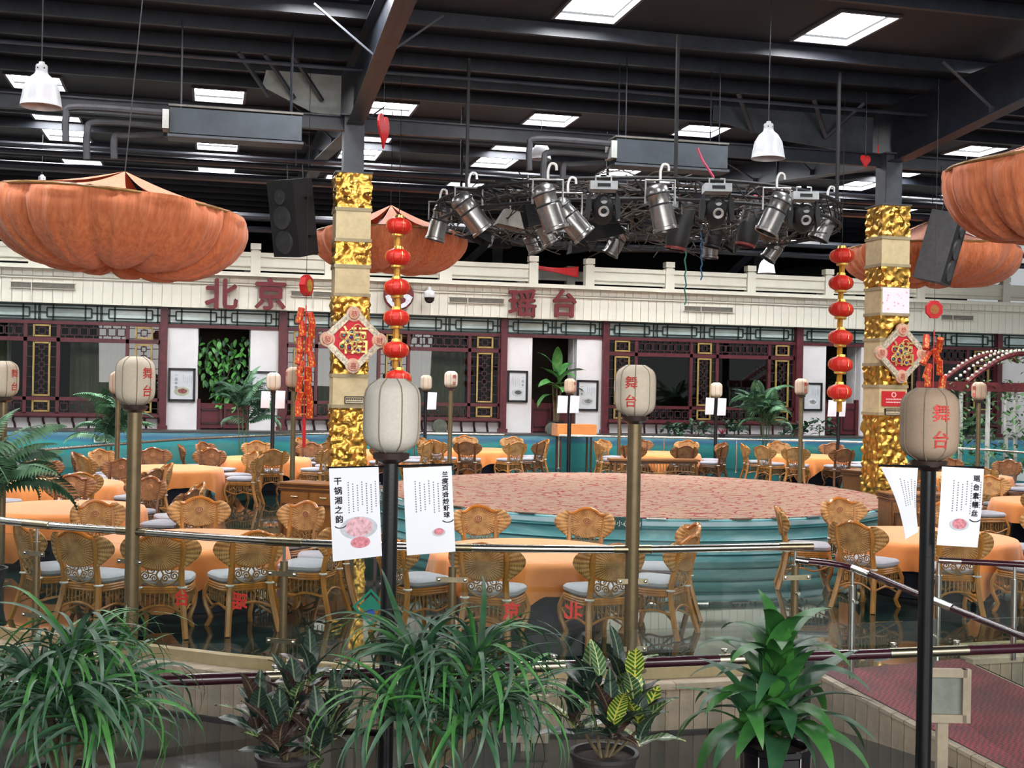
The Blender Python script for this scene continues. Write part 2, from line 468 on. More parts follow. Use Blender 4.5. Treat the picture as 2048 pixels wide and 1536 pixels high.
# ================================================================== roof
ROOF_Z = 8.6
SKX = [-10.7, -7.1, -3.5, 0.1, 3.7, 7.3, 10.9, 14.5, 18.1, 21.7]
SKX2 = [-11.0, -6.8, -2.6, 1.6, 5.8, 10.0, 14.2, 18.4, 22.6]
ROWS = [(26.4, 1.15, SKX), (29.45, 1.35, SKX), (31.95, 1.45, SKX), (18.2, 1.65, SKX2), (14.0, 1.65, SKX2), (35.6, 1.0, SKX)]
RX0, RX1, RY0, RY1 = -20, 30, -6, 52
roof = sroot('ceiling', 'black steel roof with purlins and tapered rafters')
mb = MB(); y = RY0
for (yc, ln, xs) in sorted(ROWS, key=lambda r: r[0]):
    mb.span((RX0, y, ROOF_Z), (RX1, yc - ln / 2, ROOF_Z + .05))
    x = RX0
    for xc in xs:
        mb.span((x, yc - ln / 2, ROOF_Z), (xc - .5, yc + ln / 2, ROOF_Z + .05)); x = xc + .5
    mb.span((x, yc - ln / 2, ROOF_Z), (RX1, yc + ln / 2, ROOF_Z + .05)); y = yc + ln / 2
mb.span((RX0, y, ROOF_Z), (RX1, RY1, ROOF_Z + .05))
mb.obj('roof_deck', DECK, roof)
PANE = emit('daylit_skylight_pane', (0.97, 0.98, 1.0), SKYLIGHT_EMIT)
fr_m = mat('skylight_frame', '6a6a70', 0.5)
ord_w = ['first', 'second', 'third', 'fourth', 'fifth', 'sixth', 'seventh', 'eighth', 'ninth', 'tenth']
rown = {26.4: 'the row just behind the gilded pillars', 29.45: 'the second row behind the pillars', 31.95: 'the third row behind the pillars', 18.2: 'the row in front of the pillars', 35.6: 'the farthest row', 14.0: 'the row over the front tables', 9.6: 'the row over the walkway', 5.2: 'the row over the platform', 0.8: 'the row over the photographer'}
WN = 0
for (yc, ln, xs) in ROWS:
    for i, xc in enumerate(xs):
        WN += 1
        w = thing('window_%d' % WN, 'white daylit roof skylight, %s from the left in %s' % (ord_w[i], rown[yc]), None)
        w['kind'] = 'structure'; w.location = (xc, yc, ROOF_Z)
        MB().box((0, 0, .10), (1.0, ln, .01)).obj('pane', PANE, w)
        f = MB()
        for sx in (-1, 1): f.box((sx * .52, 0, .0), (.05, ln + .1, .10))
        for sy in (-1, 1): f.box((0, sy * (ln / 2 + .02), .0), (1.0, .05, .10))
        f.obj('frame', fr_m, w)
# purlins (Z-sections) along X
py = RY0 + .5; pi_ = 0
while py < 46:
    ok = all(abs(py - r[0]) > r[1] / 2 + .08 for r in ROWS)
    if ok:
        m = MB().box((0, 0, -.12), (RX1 - RX0, .015, .24)).box((0, -.04, -.235), (RX1 - RX0, .08, .012)).box((0, .04, -.005), (RX1 - RX0, .08, .012))
        o = m.obj('purlin', STEEL, roof, loc=((RX0 + RX1) / 2, py, ROOF_Z))
    py += 1.3 if ok else .35
# rafters: tapered I-beams along Y, deep at the columns
COLX, COLY = [2.45 - 10.8, 2.45, 13.25, 24.05], 22.2
def depth_at(Y):
    t = abs(Y - COLY); t = t % 18.0; t = min(t, 18 - t) if t > 9 else t
    return 1.18 - 0.66 * min(1, t / 7.0)
for cx in COLX:
    ys = [i * 1.5 - 5.4 for i in range(38)]
    m = MB(); zt = ROOF_Z - .25
    for a, b in zip(ys, ys[1:]):
        da, db = depth_at(a), depth_at(b)
        for (w_, t0, t1) in ((.012, 0, 1), (.30, 0, None), (.30, None, 1)):
            if t0 == 0 and t1 == 1: za0, za1, zb0, zb1 = zt, zt - da, zt, zt - db
            elif t1 is None: za0, za1, zb0, zb1 = zt, zt - .02, zt, zt - .02
            else: za0, za1, zb0, zb1 = zt - da + .02, zt - da, zt - db + .02, zt - db
            h = w_ / 2
            m.add([(cx - h, a, za0), (cx + h, a, za0), (cx + h, a, za1), (cx - h, a, za1), (cx - h, b, zb0), (cx + h, b, zb0), (cx + h, b, zb1), (cx - h, b, zb1)],
                  [(0, 4, 5, 1), (1, 5, 6, 2), (2, 6, 7, 3), (3, 7, 4, 0)])
    m.obj('rafter', STEEL, roof)
    for sy in (-6.5, -3.4, 3.2, 6.2):
        yy = COLY + sy; z0 = zt - depth_at(yy) + .12
        for sx in (-1, 1):
            MB().bar((cx + sx * .02, yy, z0), (cx + sx * 1.0, yy + .05, ROOF_Z - .22), .05, .03).box((cx + sx * .05, yy, z0), (.1, .03, .12)).obj('fly_brace', STEEL2, roof)
    m = MB().box((cx, COLY, 3.7), (.012, .36, 7.4)).box((cx - .17, COLY, 3.7), (.02, .40, 7.4)).box((cx + .17, COLY, 3.7), (.02, .40, 7.4)).box((cx, COLY - .19, 4.0), (.36, .015, 6.8))
    m.box((cx, COLY, 7.4), (.5, .6, .03))
    m.obj('steel_column', STEEL2, roof)
# tie girder and haunch plates along the column row, pipes
m = MB()
m.box((5, COLY + .05, 7.42), (44, .16, .03)).box((5, COLY + .05, 7.18), (44, .16, .03)).box((5, COLY + .05, 7.30), (44, .02, .24))
m.obj('tie_girder', STEEL, roof)
MB().prism([(COLX[1] - .2, 8.22), (COLX[1] - 1.55, 8.22), (COLX[1] - 1.62, 7.92), (COLX[1] - .72, 7.52), (COLX[1] - .2, 7.50)], COLY + .3, COLY + .33).obj('haunch_plate', GALV, roof)
MB().prism([(COLX[2] - .2, 8.22), (COLX[2] - 3.7, 8.22), (COLX[2] - 3.7, 7.92), (COLX[2] - 2.2, 7.62), (COLX[2] - .2, 7.46)], COLY + .3, COLY + .33).obj('haunch_plate', STEEL2, roof)
for bx_, sg in ((COLX[1] - .55, -1), (COLX[1] - 1.05, -1), (COLX[1] - 1.5, -1), (COLX[2] - 1.3, -1), (COLX[2] - 1.3, 1), (COLX[2] - 2.9, -1)):
    MB().bar((bx_, COLY + .2, 7.72), (bx_ + sg * .55, COLY - .3, 8.34), .07, .05).obj('strut', STEEL2, roof)
for (yy, z, r) in ((24.0, 6.75, .06), (24.4, 6.55, .09), (27.5, 7.5, .05), (33.5, 7.0, .10), (38, 7.2, .10), (20.9, 7.95, .035)):
    MB().tube([(-20, yy, z), (30, yy, z)], r, 8).obj('pipe', STEEL, roof, True)
# beams beyond: columns and knee braces of the rear bay
for bx_ in (-2.0, 8.4, 18.8):
    m = MB().box((bx_ + 1.8, 44, 6.2), (.4, .4, 5.0))
    m.bar((bx_ - .9, 44, 5.6), (bx_ + 2.0, 44, 8.3), .22, .28)
    m.obj('rear_steel', STEEL2, roof)
# rear wall, upper level's darkness put into its black colour, and side walls
struct(MB().span((-26, 50, 0), (34, 50.2, 8.7)).obj('wall_rear', mat('dark_space_wall', '0f0f12', 0.8)), 'rear wall coloured black for the darkness above the upper terrace')
# ================================================================== far building front
YW = 38.47
def wx(x, y=740): return onY(x, y, YW).x
def wz(x, y): return onY(x, y, YW).z
ZB, ZS, ZT, ZF = wz(1400, 868.3), wz(1400, 845), wz(1400, 679), wz(1400, 649.2)
Z_MID1 = wz(1400, 712); Z_LOW = wz(1400, 816)
ZCAP, ZBAL = wz(1400, 589), wz(1400, 545)
ZSEAM = wz(1400, 606)
X0W, X1W = wx(-420), wx(2520)
struct(MB().span((X0W, YW + .3, 0), (X1W, YW + .35, ZB)).obj('wall_plinth', MMURAL), 'low plinth wall painted with a teal landscape')
struct(MB().span((X0W, YW - .9, ZB - .06), (X1W, YW + 6, ZB)).obj('floor_terrace', mat('terrace_stone', '4d4a48', 0.4, 0, 0.15, 2)), 'narrow stone terrace before the private rooms')
MB_ = MB().span((X0W, YW - .88, 0), (X1W, YW - .82, ZB - .06))
struct(MB_.obj('wall_terrace', MMURAL), 'teal and blue painted mural along the terrace base')
# rooms behind
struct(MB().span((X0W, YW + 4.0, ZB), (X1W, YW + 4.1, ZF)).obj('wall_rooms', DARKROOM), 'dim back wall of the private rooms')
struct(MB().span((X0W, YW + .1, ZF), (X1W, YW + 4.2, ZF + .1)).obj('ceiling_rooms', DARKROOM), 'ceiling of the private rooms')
# fascia: panels side by side, seam ledge, capping
fas = sroot('wall_fascia')
MB().span((X0W, YW - .38, ZF), (X1W, YW + .1, ZCAP)).obj('fascia_backing', CREAM2, fas)
pw = .28; npan = int((X1W - X0W) / pw)
pan_me = MB().box((0, 0, 0), (pw - .012, .03, ZSEAM - ZF)).mesh('fascia_panel', CREAM)
pan2_me = MB().box((0, 0, 0), (pw - .012, .03, ZCAP - ZSEAM - .08)).mesh('fascia_panel', CREAM)
for i in range(npan):
    xx = X0W + pw * (i + .5)
    if xx > wx(-60) and xx < wx(2110): put('fascia_panel', pan_me, fas, (xx, YW - .40, (ZF + ZSEAM) / 2))
    if xx > wx(-60) and xx < wx(2110): put('fascia_panel', pan2_me, fas, (xx, YW - .42, (ZCAP + ZSEAM + .04) / 2))
MB().span((X0W, YW - .62, ZCAP - .02), (X1W, YW + .1, ZCAP + .10)).obj('capping', CREAM, fas)
MB().span((X0W, YW - .46, ZSEAM - .01), (X1W, YW - .40, ZSEAM + .035)).obj('seam_ledge', CREAM2, fas)
# air slots
def slot(xa, ya, xb, yb, nm):
    a = onY(xa, ya, YW - .44); b = onY(xb, yb, YW - .44)
    o = thing('air_vent', nm, 'vent', ((a.x + b.x) / 2, YW - .44, (a.z + b.z) / 2))
    w = (b.x - a.x) / 2; h = abs(a.z - b.z) / 2 - .02
    MB().span((-w, -.012, -.08), (w, .02, .08)).obj('grille', mat('vent_grey', '8c877c', 0.6), o)
    f = MB().span((-w - .03, -.03, .075), (w + .03, .02, .095)).span((-w - .03, -.03, -.095), (w + .03, .02, -.075))
    f.obj('frame', CREAM2, o)
    for k in range(3): MB().span((-w, -.024, -.055 + k * .045), (w, -.012, -.04 + k * .045)).obj('slat', mat('vent_slat', '6e6a61', 0.6), o)
    MB().box((-w * .35, -.05, -.18), (.03, .02, .5)).obj('pull_rod', CREAM2, o)
slot(22, 567, 149, 575, 'grey air vent slot at the left end of the cream fascia')
slot(583, 586, 712, 592, 'grey air vent slot behind the left gilded pillar')
slot(900, 598, 1007, 604, 'grey air vent slot left of the second pair of characters')
slot(1370, 616, 1465, 621, 'grey air vent slot right of the second pair of characters')
slot(1884, 633, 1946, 638, 'grey air vent slot near the red octagon')
# red characters
CHAR = mat('maroon_letters', '6e2227', 0.5, 0, 0.12, 6)
for ch, x, y, sz, lb in (('北', 443, 588, 62, 'first large maroon character of the name on the fascia'), ('京', 541, 588, 62, 'large maroon character next to the left pillar'),
                         ('瑶', 1045, 606, 56, 'large maroon character right of the middle air vent'), ('台', 1129, 607, 54, 'last large maroon character on the fascia')):
    p = onY(x, y, YW - .55); s = sz / F_PX * (p - CAMP).dot(_f)
    o = bold_text(ch, s * 1.06, .05, s * .028).xf(STAND).obj('sign_character', CHAR, loc=p)
    tag(o, lb, 'sign')
# round logo on the fascia, behind the lantern string
p = onY(797, 590, YW - .70)
lg = thing('round_logo', 'round maroon and white logo disc on the fascia', 'sign', p)
MB().lathe([(0.0, -.06), (.47, -.06), (.47, .06), (.44, .075), (0, .075)], 40).xf(Matrix.Rotation(PI / 2, 4, 'X')).obj('disc', mat('logo_maroon', '6a2429', 0.45), lg)
def crescent(sx):
    pts = []
    for i in range(13): a = rad(200 + i * 11.5); pts.append((.44 * math.cos(a), .44 * math.sin(a)))
    up = [(.10, -.18), (.10, -.02), (.2, .05), (.05, .09), (-.12, .06), (-.30, -.02)]
    return [(sx * x, z) for x, z in ([(-.43, -.06), (-.36, -.22), (-.22, -.36), (-.08, -.42), (-.05, -.3), (-.2, -.22), (-.22, -.12), (-.12, -.06), (-.06, -.12), (-.02, -.2), (0, -.05), (-.12, .04), (-.3, .02)])]
for sx in (1, -1): MB().prism(crescent(sx), -.10, -.07).obj('swirl', mat('logo_white', 'dfe3ea', 0.5), lg)
# dome camera
p = onY(859, 590, YW - .84)
dc = thing('dome_camera', 'white dome security camera on the fascia', 'camera', p)
MB().lathe([(0, .26), (.05, .26), (.06, .16), (.16, .10), (.19, -.02), (.17, -.08)], 20).obj('housing', mat('camera_white', 'e9e9ea', 0.4), dc, True)
MB().lathe([(.165, -.08), (.15, -.17), (.09, -.24), (0, -.26)], 20).obj('dome', mat('smoked_dome', '1b1012', 0.08), dc, True)
MB().box((0, .20, .22), (.06, .40, .06)).obj('bracket', CREAM2, dc)
# columns and bays
COLP = [(327, 13), (564, 15), (1005, 13), (1208, 13), (1594, 15), (1778, 14), (1993, 12), (-190, 13), (2230, 12)]
colx = []
for i, (x, w) in enumerate(COLP):
    xx = wx(x); ww = w / 2 / F_PX * 40
    o = MB().span((xx - ww, YW - .20, ZB), (xx + ww, YW + .14, ZF)).span((xx - ww - .04, YW - .24, ZB), (xx + ww + .04, YW + .14, ZB + .12)).obj('trim_%d' % (i + 1), MAROON)
    struct(o, 'maroon timber column of the private room front'); colx.append((xx, ww))
colx.sort()
# transoms over every bay: rails, frosted panes and fretwork
def fret(mb, x0, x1, z0, z1, y, t=.045):
    def hb(a, b, z): mb.box(((a + b) / 2, y, z), (b - a, .03, t))
    def vb(x, a, b): mb.box((x, y, (a + b) / 2), (t, .03, b - a))
    L = x1 - x0; n = max(1, round(L / 1.75)); p = L / n; h = z1 - z0
    hb(x0, x1, z1 - t / 2); hb(x0, x1, z0 + t / 2)
    for i in range(n):
        a = x0 + i * p
        c0, c1 = a + .24 * p, a + .86 * p
        zb, zt = z0 + .22 * h, z1 - .22 * h
        hb(c0 - .10 * p, c1 + .0 * p, zt); hb(c0 - .10 * p, c1, zb)
        vb(c0 - .10 * p, zb, zt); vb(c1, zb, zt)
        vb(c0, z0, z1); vb(c1 - .1 * p, z0, z1); vb(a + .0 * p + t, z0, z1)
        hb(a, c0 - .1 * p, (zb + zt) / 2); hb(c1, a + p, (zb + zt) / 2)
        vb(a + .95 * p, z0, z1)
NB = 0
def pane(x0, x1, z0, z1, m, parent, y=YW): MB().span((x0, y - .006, z0), (x1, y + .006, z1)).obj('pane', m, parent)
WIN = 60
def transom(x0, x1):
    global WIN
    WIN += 1
    t = bpy.data.objects.new('window_%d' % (WIN + 60), None); C.objects.link(t); t['kind'] = 'structure'
    t['label'] = 'frosted transom with dark fretwork above the rooms'
    n = max(1, round((x1 - x0) / 1.75)); p = (x1 - x0) / n
    for i in range(n): pane(x0 + i * p + .01, x0 + (i + 1) * p - .01, ZT, ZF, FROST, t, YW + .03)
    m = MB(); fret(m, x0, x1, ZT + .01, ZF - .01, YW - .02); m.obj('fretwork', LATT, t)
    MB().span((x0, YW - .10, ZT - .10), (x1, YW + .08, ZT + .0)).obj('rail', MAROON, t)
for (a, wa), (b, wb) in zip(colx, colx[1:]): transom(a + wa, b - wb)
def squares_row(mb, x0, x1, z0, z1, y, n):
    p = (x1 - x0) / n; s = (z1 - z0) * .28; zc = (z0 + z1) / 2; t = .03
    for i in range(n):
        c = x0 + (i + .5) * p
        for sx in (-1, 1):
            mb.box((c + sx * s, y, zc), (t, .03, 2 * s)); mb.box((c, y, zc + sx * s), (2 * s, .03, t))
            mb.box((c, y, zc + sx * (s + (z1 - z0) / 2) / 2), (t, .03, (z1 - z0) / 2 - s))
            mb.box((c + sx * (s + p / 2) / 2, y, zc), (p / 2 - s, .03, t))
def frame(mb, x0, x1, z0, z1, y, t=.05):
    for x in (x0, x1): mb.box((x, y, (z0 + z1) / 2), (t, .05, z1 - z0 + t))
    for z in (z0, z1): mb.box(((x0 + x1) / 2, y, z), (x1 - x0, .05, t))
def window_bay(x0, x1, cuts, curtain):
    """cuts: list of (xa, xb, kind) with kind 'n' narrow lattice or 'p' pane"""
    global WIN
    WIN += 1
    w = bpy.data.objects.new('window_%d' % (WIN + 60), None); C.objects.link(w); w['kind'] = 'structure'
    w['label'] = 'maroon framed lattice window of a private room'
    r = MB()
    for z, h in ((ZS, .16), (Z_LOW, .10), (Z_MID1, .12)): r.box(((x0 + x1) / 2, YW, z), (x1 - x0, .14, h))
    r.obj('rail', MAROON, w)
    for xa, xb, k in cuts:
        MB().span((xa - .05, YW - .07, ZS), (xa + .05, YW + .07, ZT)).obj('mullion', MAROON, w)
        for z0, z1 in ((ZS, Z_LOW), (Z_LOW, Z_MID1), (Z_MID1, ZT)): pane(xa + .05, xb - .05, z0 + .05, z1 - .05, WGLASS, w, YW + .02)
        m = MB()
        if k == 'n':
            c = (xa + xb) / 2; hw = (xb - xa) * .24
            y_ = MB()
            for z0, z1 in ((ZS + .12, Z_LOW - .08), (Z_LOW + .10, Z_MID1 - .10), (Z_MID1 + .10, ZT - .14)): frame(y_, c - hw, c + hw, z0, z1, YW - .06)
            y_.obj('trim_frame', YELLOW, w)
            squares_row(m, c - hw, c + hw, ZS + .12, Z_LOW - .08, YW - .03, 1); squares_row(m, c - hw, c + hw, Z_MID1 + .10, ZT - .14, YW - .03, 1)
            q = 6; dz = (Z_MID1 - Z_LOW - .2) / q
            for i in range(q): squares_row(m, c - hw, c + hw, Z_LOW + .1 + i * dz, Z_LOW + .1 + (i + 1) * dz, YW - .03, 1)
            for i in range(9):
                z = ZS + (i + .7) * (ZT - ZS) / 9.3
                m.span((xa + .05, YW - .045, z), (c - hw, YW - .02, z + .022)); m.span((c + hw, YW - .045, z), (xb - .05, YW - .02, z + .022))
        else:
            nn = max(3, int((xb - xa) / .27))
            squares_row(m, xa + .05, xb - .05, Z_MID1 + .06, ZT - .1, YW - .03, nn); squares_row(m, xa + .05, xb - .05, ZS + .08, Z_LOW - .05, YW - .03, nn)
        m.obj('lattice', MAROON_D, w)
    MB().span((x1 - .05, YW - .07, ZS), (x1 + .05, YW + .07, ZT)).obj('mullion', MAROON, w)
    # low wall with seat rail slats
    MB().span((x0, YW - .02, ZB), (x1, YW + .12, ZS - .06)).obj('low_wall', WHITEW, w)
    n = int((x1 - x0) / .40)
    bend = [(0, -.22, ZS - .05), (0.0, -.20, ZS - .16), (.03, -.14, ZB + .14), (.05, -.12, ZB + .02)]
    bm_ = MB().tube([(p[0], p[1], p[2]) for p in bend], .035, 4).mesh('slat', MAROON_D)
    for i in range(n + 1): put('slat', bm_, w, (x0 + i * (x1 - x0) / n, YW, 0))
    MB().span((x0, YW - .30, ZS - .02), (x1, YW - .12, ZS + .05)).obj('seat_rail', MAROON, w)
    MB().span((x0, YW - .26, ZB), (x1, YW - .06, ZB + .015)).obj('foot_rail', MAROON_D, w)
    for (ca, cb) in curtain:
        cu = MB().grid(lambda u, v: (ca + (cb - ca) * u, YW + .5 + .05 * math.sin(u * (cb - ca) * 28) + .02 * math.sin(u * 61), ZS - .1 + v * (Z_MID1 + .1 - ZS)), max(24, int((cb - ca) * 26)), 1)
        o = cu.obj('curtain', CURTAIN, None, True)
        tag(o, CURT.pop(0), 'curtain')
CURT = ['beige curtain inside the leftmost lattice window', 'narrow strip of beige curtain at the far left edge', 'beige curtain behind the left gilded pillar', 'beige curtain behind the grey lantern beside the pillar']
def cuts(pxs, kinds): return [(wx(a), wx(b), k) for a, b, k in zip(pxs, pxs[1:], kinds)]
def cx_i(px): return min(colx, key=lambda c: abs(c[0] - wx(px)))
def bay(pl, pr): a = cx_i(pl); b = cx_i(pr); return a[0] + a[1], b[0] - b[1]
a, b = bay(-190, 327); window_bay(a, b, [(a, wx(-75), 'n'), (wx(-75), wx(50), 'p'), (wx(50), wx(116), 'n'), (wx(116), wx(254), 'p'), (wx(254), b, 'n')], [(wx(136), wx(258)), (wx(-70), wx(16))])
a, b = bay(564, 1005); window_bay(a, b, [(a, wx(632), 'n'), (wx(632), wx(757), 'p'), (wx(757), wx(816), 'n'), (wx(816), wx(938), 'p'), (wx(938), b, 'n')], [(wx(640), wx(760)), (wx(826), wx(936))])
a, b = bay(1208, 1594); window_bay(a, b, [(a, wx(1271), 'n'), (wx(1271), wx(1381), 'p'), (wx(1381), wx(1433), 'n'), (wx(1433), wx(1537), 'p'), (wx(1537), b, 'n')], [])
a, b = bay(1778, 1993); window_bay(a, b, [(a, wx(1836), 'n'), (wx(1836), wx(1933), 'p'), (wx(1933), b, 'n')], [])
# doorway bays: white piers, dark opening with low gate
DN = 0
def door_bay(pl, pr, oa, ob):
    global DN
    DN += 1
    a, b = bay(pl, pr); xa, xb = wx(oa), wx(ob)
    t = bpy.data.objects.new('wall_pier_bay_%d' % DN, None); C.objects.link(t); t['kind'] = 'structure'; t['label'] = 'white piers beside a doorway'
    MB().span((a, YW - .06, ZB), (xa, YW + .3, ZT - .08)).obj('pier', WHITEW, t)
    MB().span((xb, YW - .06, ZB), (b, YW + .3, ZT - .08)).obj('pier', WHITEW, t)
    MB().span((xa - .02, YW + .3, ZB), (xa + .02, YW + .9, ZT)).obj('reveal', WHITEW, t); MB().span((xb - .02, YW + .3, ZB), (xb + .02, YW + .9, ZT)).obj('reveal', WHITEW, t)
    d = bpy.data.objects.new('door_%d' % DN, None); C.objects.link(d); d['kind'] = 'structure'; d['label'] = 'low maroon gate in the doorway'
    zt = wz(oa, 806)
    for i in range(2):
        w = (xb - xa) / 2; x_ = xa + w * i
        MB().span((x_ + .02, YW + .1, ZB + .04), (x_ + w - .02, YW + .16, zt)).obj('leaf', mat('gate_maroon', '5c1f27', 0.45), d)
        f = MB(); frame(f, x_ + .12, x_ + w - .12, ZB + .2, zt - .2, YW + .09); f.obj('panel_frame', MAROON_D, d)
    for x_ in (xa + .05, xb - .05): MB().span((x_ - .06, YW + .04, ZB), (x_ + .06, YW + .2, zt + .12)).obj('post', MAROON, d)
door_bay(327, 564, 395, 500)
door_bay(1005, 1208, 1063, 1152)
door_bay(1594, 1778, 1650, 1720)
a, b = bay(1993, 2230)
struct(MB().span((a, YW - .06, ZB), (b, YW + .3, ZT - .08)).obj('wall_end', WHITEW), 'white wall at the right end of the room front')
# framed menu pictures on the piers
FRAMEB = mat('black_picture_frame', '17171a', 0.4)
PRINT = mat('grey_print_paper', 'd2d5d8', 0.5, 0, 0.04, 4)
def picture(x0, y0, x1, y1, label, dishes):
    a = onY(x0, y0, YW - .1); b = onY(x1, y1, YW - .1)
    w, h = abs(b.x - a.x) / 2, abs(a.z - b.z) / 2
    o = thing('framed_picture', label, 'picture', ((a.x + b.x) / 2, YW - .1, (a.z + b.z) / 2))
    f = MB(); frame(f, -w, w, -h, h, 0, .07); f.obj('frame', FRAMEB, o)
    MB().span((-w, 0, -h), (w, .03, h)).obj('print', PRINT, o)
    MB().lathe([(0, 0), (w * .62, 0)], 24).xf(Matrix.Translation((0, -.004, -h * .42)) @ Matrix.Diagonal((1, 1, .62, 1)) @ Matrix.Rotation(PI / 2, 4, 'X')).obj('plate_print', mat('plate_print_%s' % dishes[1], dishes[1], 0.5), o)
    MB().lathe([(0, 0), (w * .38, 0)], 20).xf(Matrix.Translation((0.02, -.007, -h * .4)) @ Matrix.Diagonal((1, 1, .55, 1)) @ Matrix.Rotation(PI / 2, 4, 'X')).obj('dish_print', mat('dish_print_%s' % dishes[2], dishes[2], 0.5, 0, .5, 14), o)
    for i in range(dishes[0]):
        text_mb('一品羊排'[i % 4], h * .20).xf(Matrix.Translation((dishes[3] * w, -.008, h * (.62 - i * .26))) @ STAND).obj('title_character', INK, o)
    t = MB()
    for i in range(5):
        t.box((dishes[4] * w + i * .06, -.006, h * (.38 - .05 * (i % 3))), (.012, .002, h * (.5 - .08 * (i % 2))))
    t = t.obj('small_print', GREYTXT, o); t['kind'] = 'stuff'
picture(339, 738, 388, 801, 'framed menu picture with a round plate on the left white pier', (4, 'b5b8a0', '9a5b52', -.45, .1))
picture(503, 744, 548, 808, 'framed menu picture on the white pier beside the leafy doorway', (4, 'c3c6c2', '777c78', -.45, .1))
picture(1017, 743, 1053, 803, 'small framed picture left of the banana plant', (3, 'bfc3c4', '5b5f60', .55, -.6))
picture(1156, 762, 1194, 820, 'framed picture right of the banana plant', (3, 'c2c5c6', '8b8f8c', -.6, .0))
picture(1607, 767, 1642, 820, 'framed picture on the pier left of the right lantern string', (2, 'dfe2e3', 'a3a7a4', -.7, .0))
# upper balustrade
BAL = sroot('balustrade')
ZP = ZBAL + .27
posts = [-420, -240, -60, 70, 185, 340, 510, 660, 887, 1062, 1174, 1333, 1495, 1650, 1832, 2002, 2170, 2340]
pm = MB().span((-.15, -.15, ZCAP + .08), (.15, .15, ZP - .22)).span((-.11, -.11, ZP - .22), (.11, .11, ZP - .18)).span((-.155, -.155, ZP - .18), (.155, .155, ZP)).mesh('baluster_post', CREAM)
low = MB().span((-.2, -.2, ZCAP + .08), (.2, .2, ZBAL)).mesh('baluster_post', CREAM)
for x in posts: put('baluster_post', low if x in (887, 660) else pm, BAL, (wx(x, 560), YW - .2, 0))
zmid = ZBAL - (ZBAL - ZCAP) * .56; zslot = ZCAP + (ZBAL - ZCAP) * .26
for p0, p1 in zip(posts, posts[1:]):
    if (p0, p1) == (1062, 1174): continue
    xa, xb = wx(p0, 560) + .14, wx(p1, 560) - .14
    MB().span((xa, YW - .30, ZBAL - .14), (xb, YW - .10, ZBAL)).obj('top_rail', CREAM, BAL)
    MB().span((xa, YW - .26, zmid), (xb, YW - .14, ZBAL - .14)).obj('panel', CREAM, BAL)
    MB().span((xa, YW - .30, zmid - .03), (xb, YW - .10, zmid)).obj('mid_rail', CREAM2, BAL)
    MB().span((xa, YW - .25, zslot), (xb, YW - .15, zmid - .03)).obj('panel', CREAM, BAL)
    MB().span((xa, YW - .18, ZCAP + .08), (xb, YW - .14, ZCAP + .12)).obj('bottom_rail', CREAM, BAL)
# second balustrade behind (dark slots show it)
B2 = sroot('balustrade_rear')
for x in (1042, 1140, 1637, 1700, 498): put('baluster_post', pm, B2, (onY(x, 540, YW + 2.6).x, YW + 2.6, 0))
for xa, xb in ((1042, 1140), (1140, 1640), (500, 1042), (-200, 498), (1700, 2300)): MB().span((onY(xa, 560, YW + 2.6).x, YW + 2.5, ZCAP + .5), (onY(xb, 560, YW + 2.6).x, YW + 2.7, ZBAL + .1)).obj('panel', CREAM, B2)
struct(MB().span((X0W, YW - .3, ZCAP + .02), (X1W, YW + 12, ZCAP + .06)).obj('floor_upper', mat('upper_floor', '3a3a3a', 0.7)), 'upper terrace floor')
# red cloth banners on the upper terrace
def cloth_banner(x0, y0, x1, y1, label, Yb):
    a = onY(x0, y0, Yb); b = onY(x1, y1, Yb)
    g = MB().grid(lambda u, v: (a.x + (b.x - a.x) * u, Yb + .04 * math.sin(u * 9), a.z + (b.z - a.z) * v * (0.35 + .65 * u) - .12 * math.sin(PI * u) * (1 - v) * .6), 16, 4)
    o = g.obj('cloth_banner', REDM, None, True); tag(o, label, 'banner')
    m = o.modifiers.new('t', 'SOLIDIFY'); m.thickness = .012
cloth_banner(1068, 529, 1157, 555, 'red cloth banner strung between two cream balustrade posts', YW - .1)
cloth_banner(438, 508, 505, 520, 'red cloth strip above the balustrade left of the speaker', YW + .1)
# exit sign on the mural
p = onY(206, 878, YW - .95)
ex = thing('exit_sign', 'small white and green exit sign on the teal mural', 'sign', p)
MB().box((0, 0, 0), (.50, .04, .2)).obj('plate', mat('sign_white', 'dfe5e0', 0.5), ex)
for q_, w_ in ((-.12, .18), (.12, .1)): MB().box((q_, -.025, 0), (w_, .01, .14)).obj('pictogram', mat('sign_green', '1f6b52', 0.5), ex)
# ================================================================== round stage
SX, SY, SR, SH = 7.86, 22.2, 4.75, 0.647
st = thing('round_stage', 'large round stage with patterned red carpet in the middle of the hall', 'stage', (SX, SY, 0))
MB().lathe([(SR + .16, 0), (SR + .16, .10), (SR + .10, .11), (SR + .10, .30), (SR + .04, .32), (SR + .04, .47), (SR - .0, .50), (SR + .02, .52), (SR + .02, SH - .03), (SR - .04, SH - .015)], 120).obj('stage_side', MSTAGE, st, rad(25))
MB().lathe([(0, SH), (SR - .03, SH), (SR - .03, SH - .03)], 120).obj('carpet', MCARPET, st)
MB().lathe([(SR + .024, .53), (SR + .026, SH - .055), (SR + .0, SH - .05)], 120).obj('pale_band', mat('pale_stage_band', 'b4cfd6', .35, 0, .12, 1.5), st, rad(25))
lip = MB()
for z, r in ((.485, .075), (.305, .115), (.105, .165)): lip.lathe([(SR + r - .03, z - .012), (SR + r, z - .012), (SR + r, z + .01), (SR + r - .03, z + .01)], 120)
lip.obj('ledge_trim', mat('dark_teal_trim', '1d5357', 0.3), st)
tm = MB().box((SR - .0, 0, SH - .005), (.08, .30, .02)).mesh('edge_strip', CHROME)
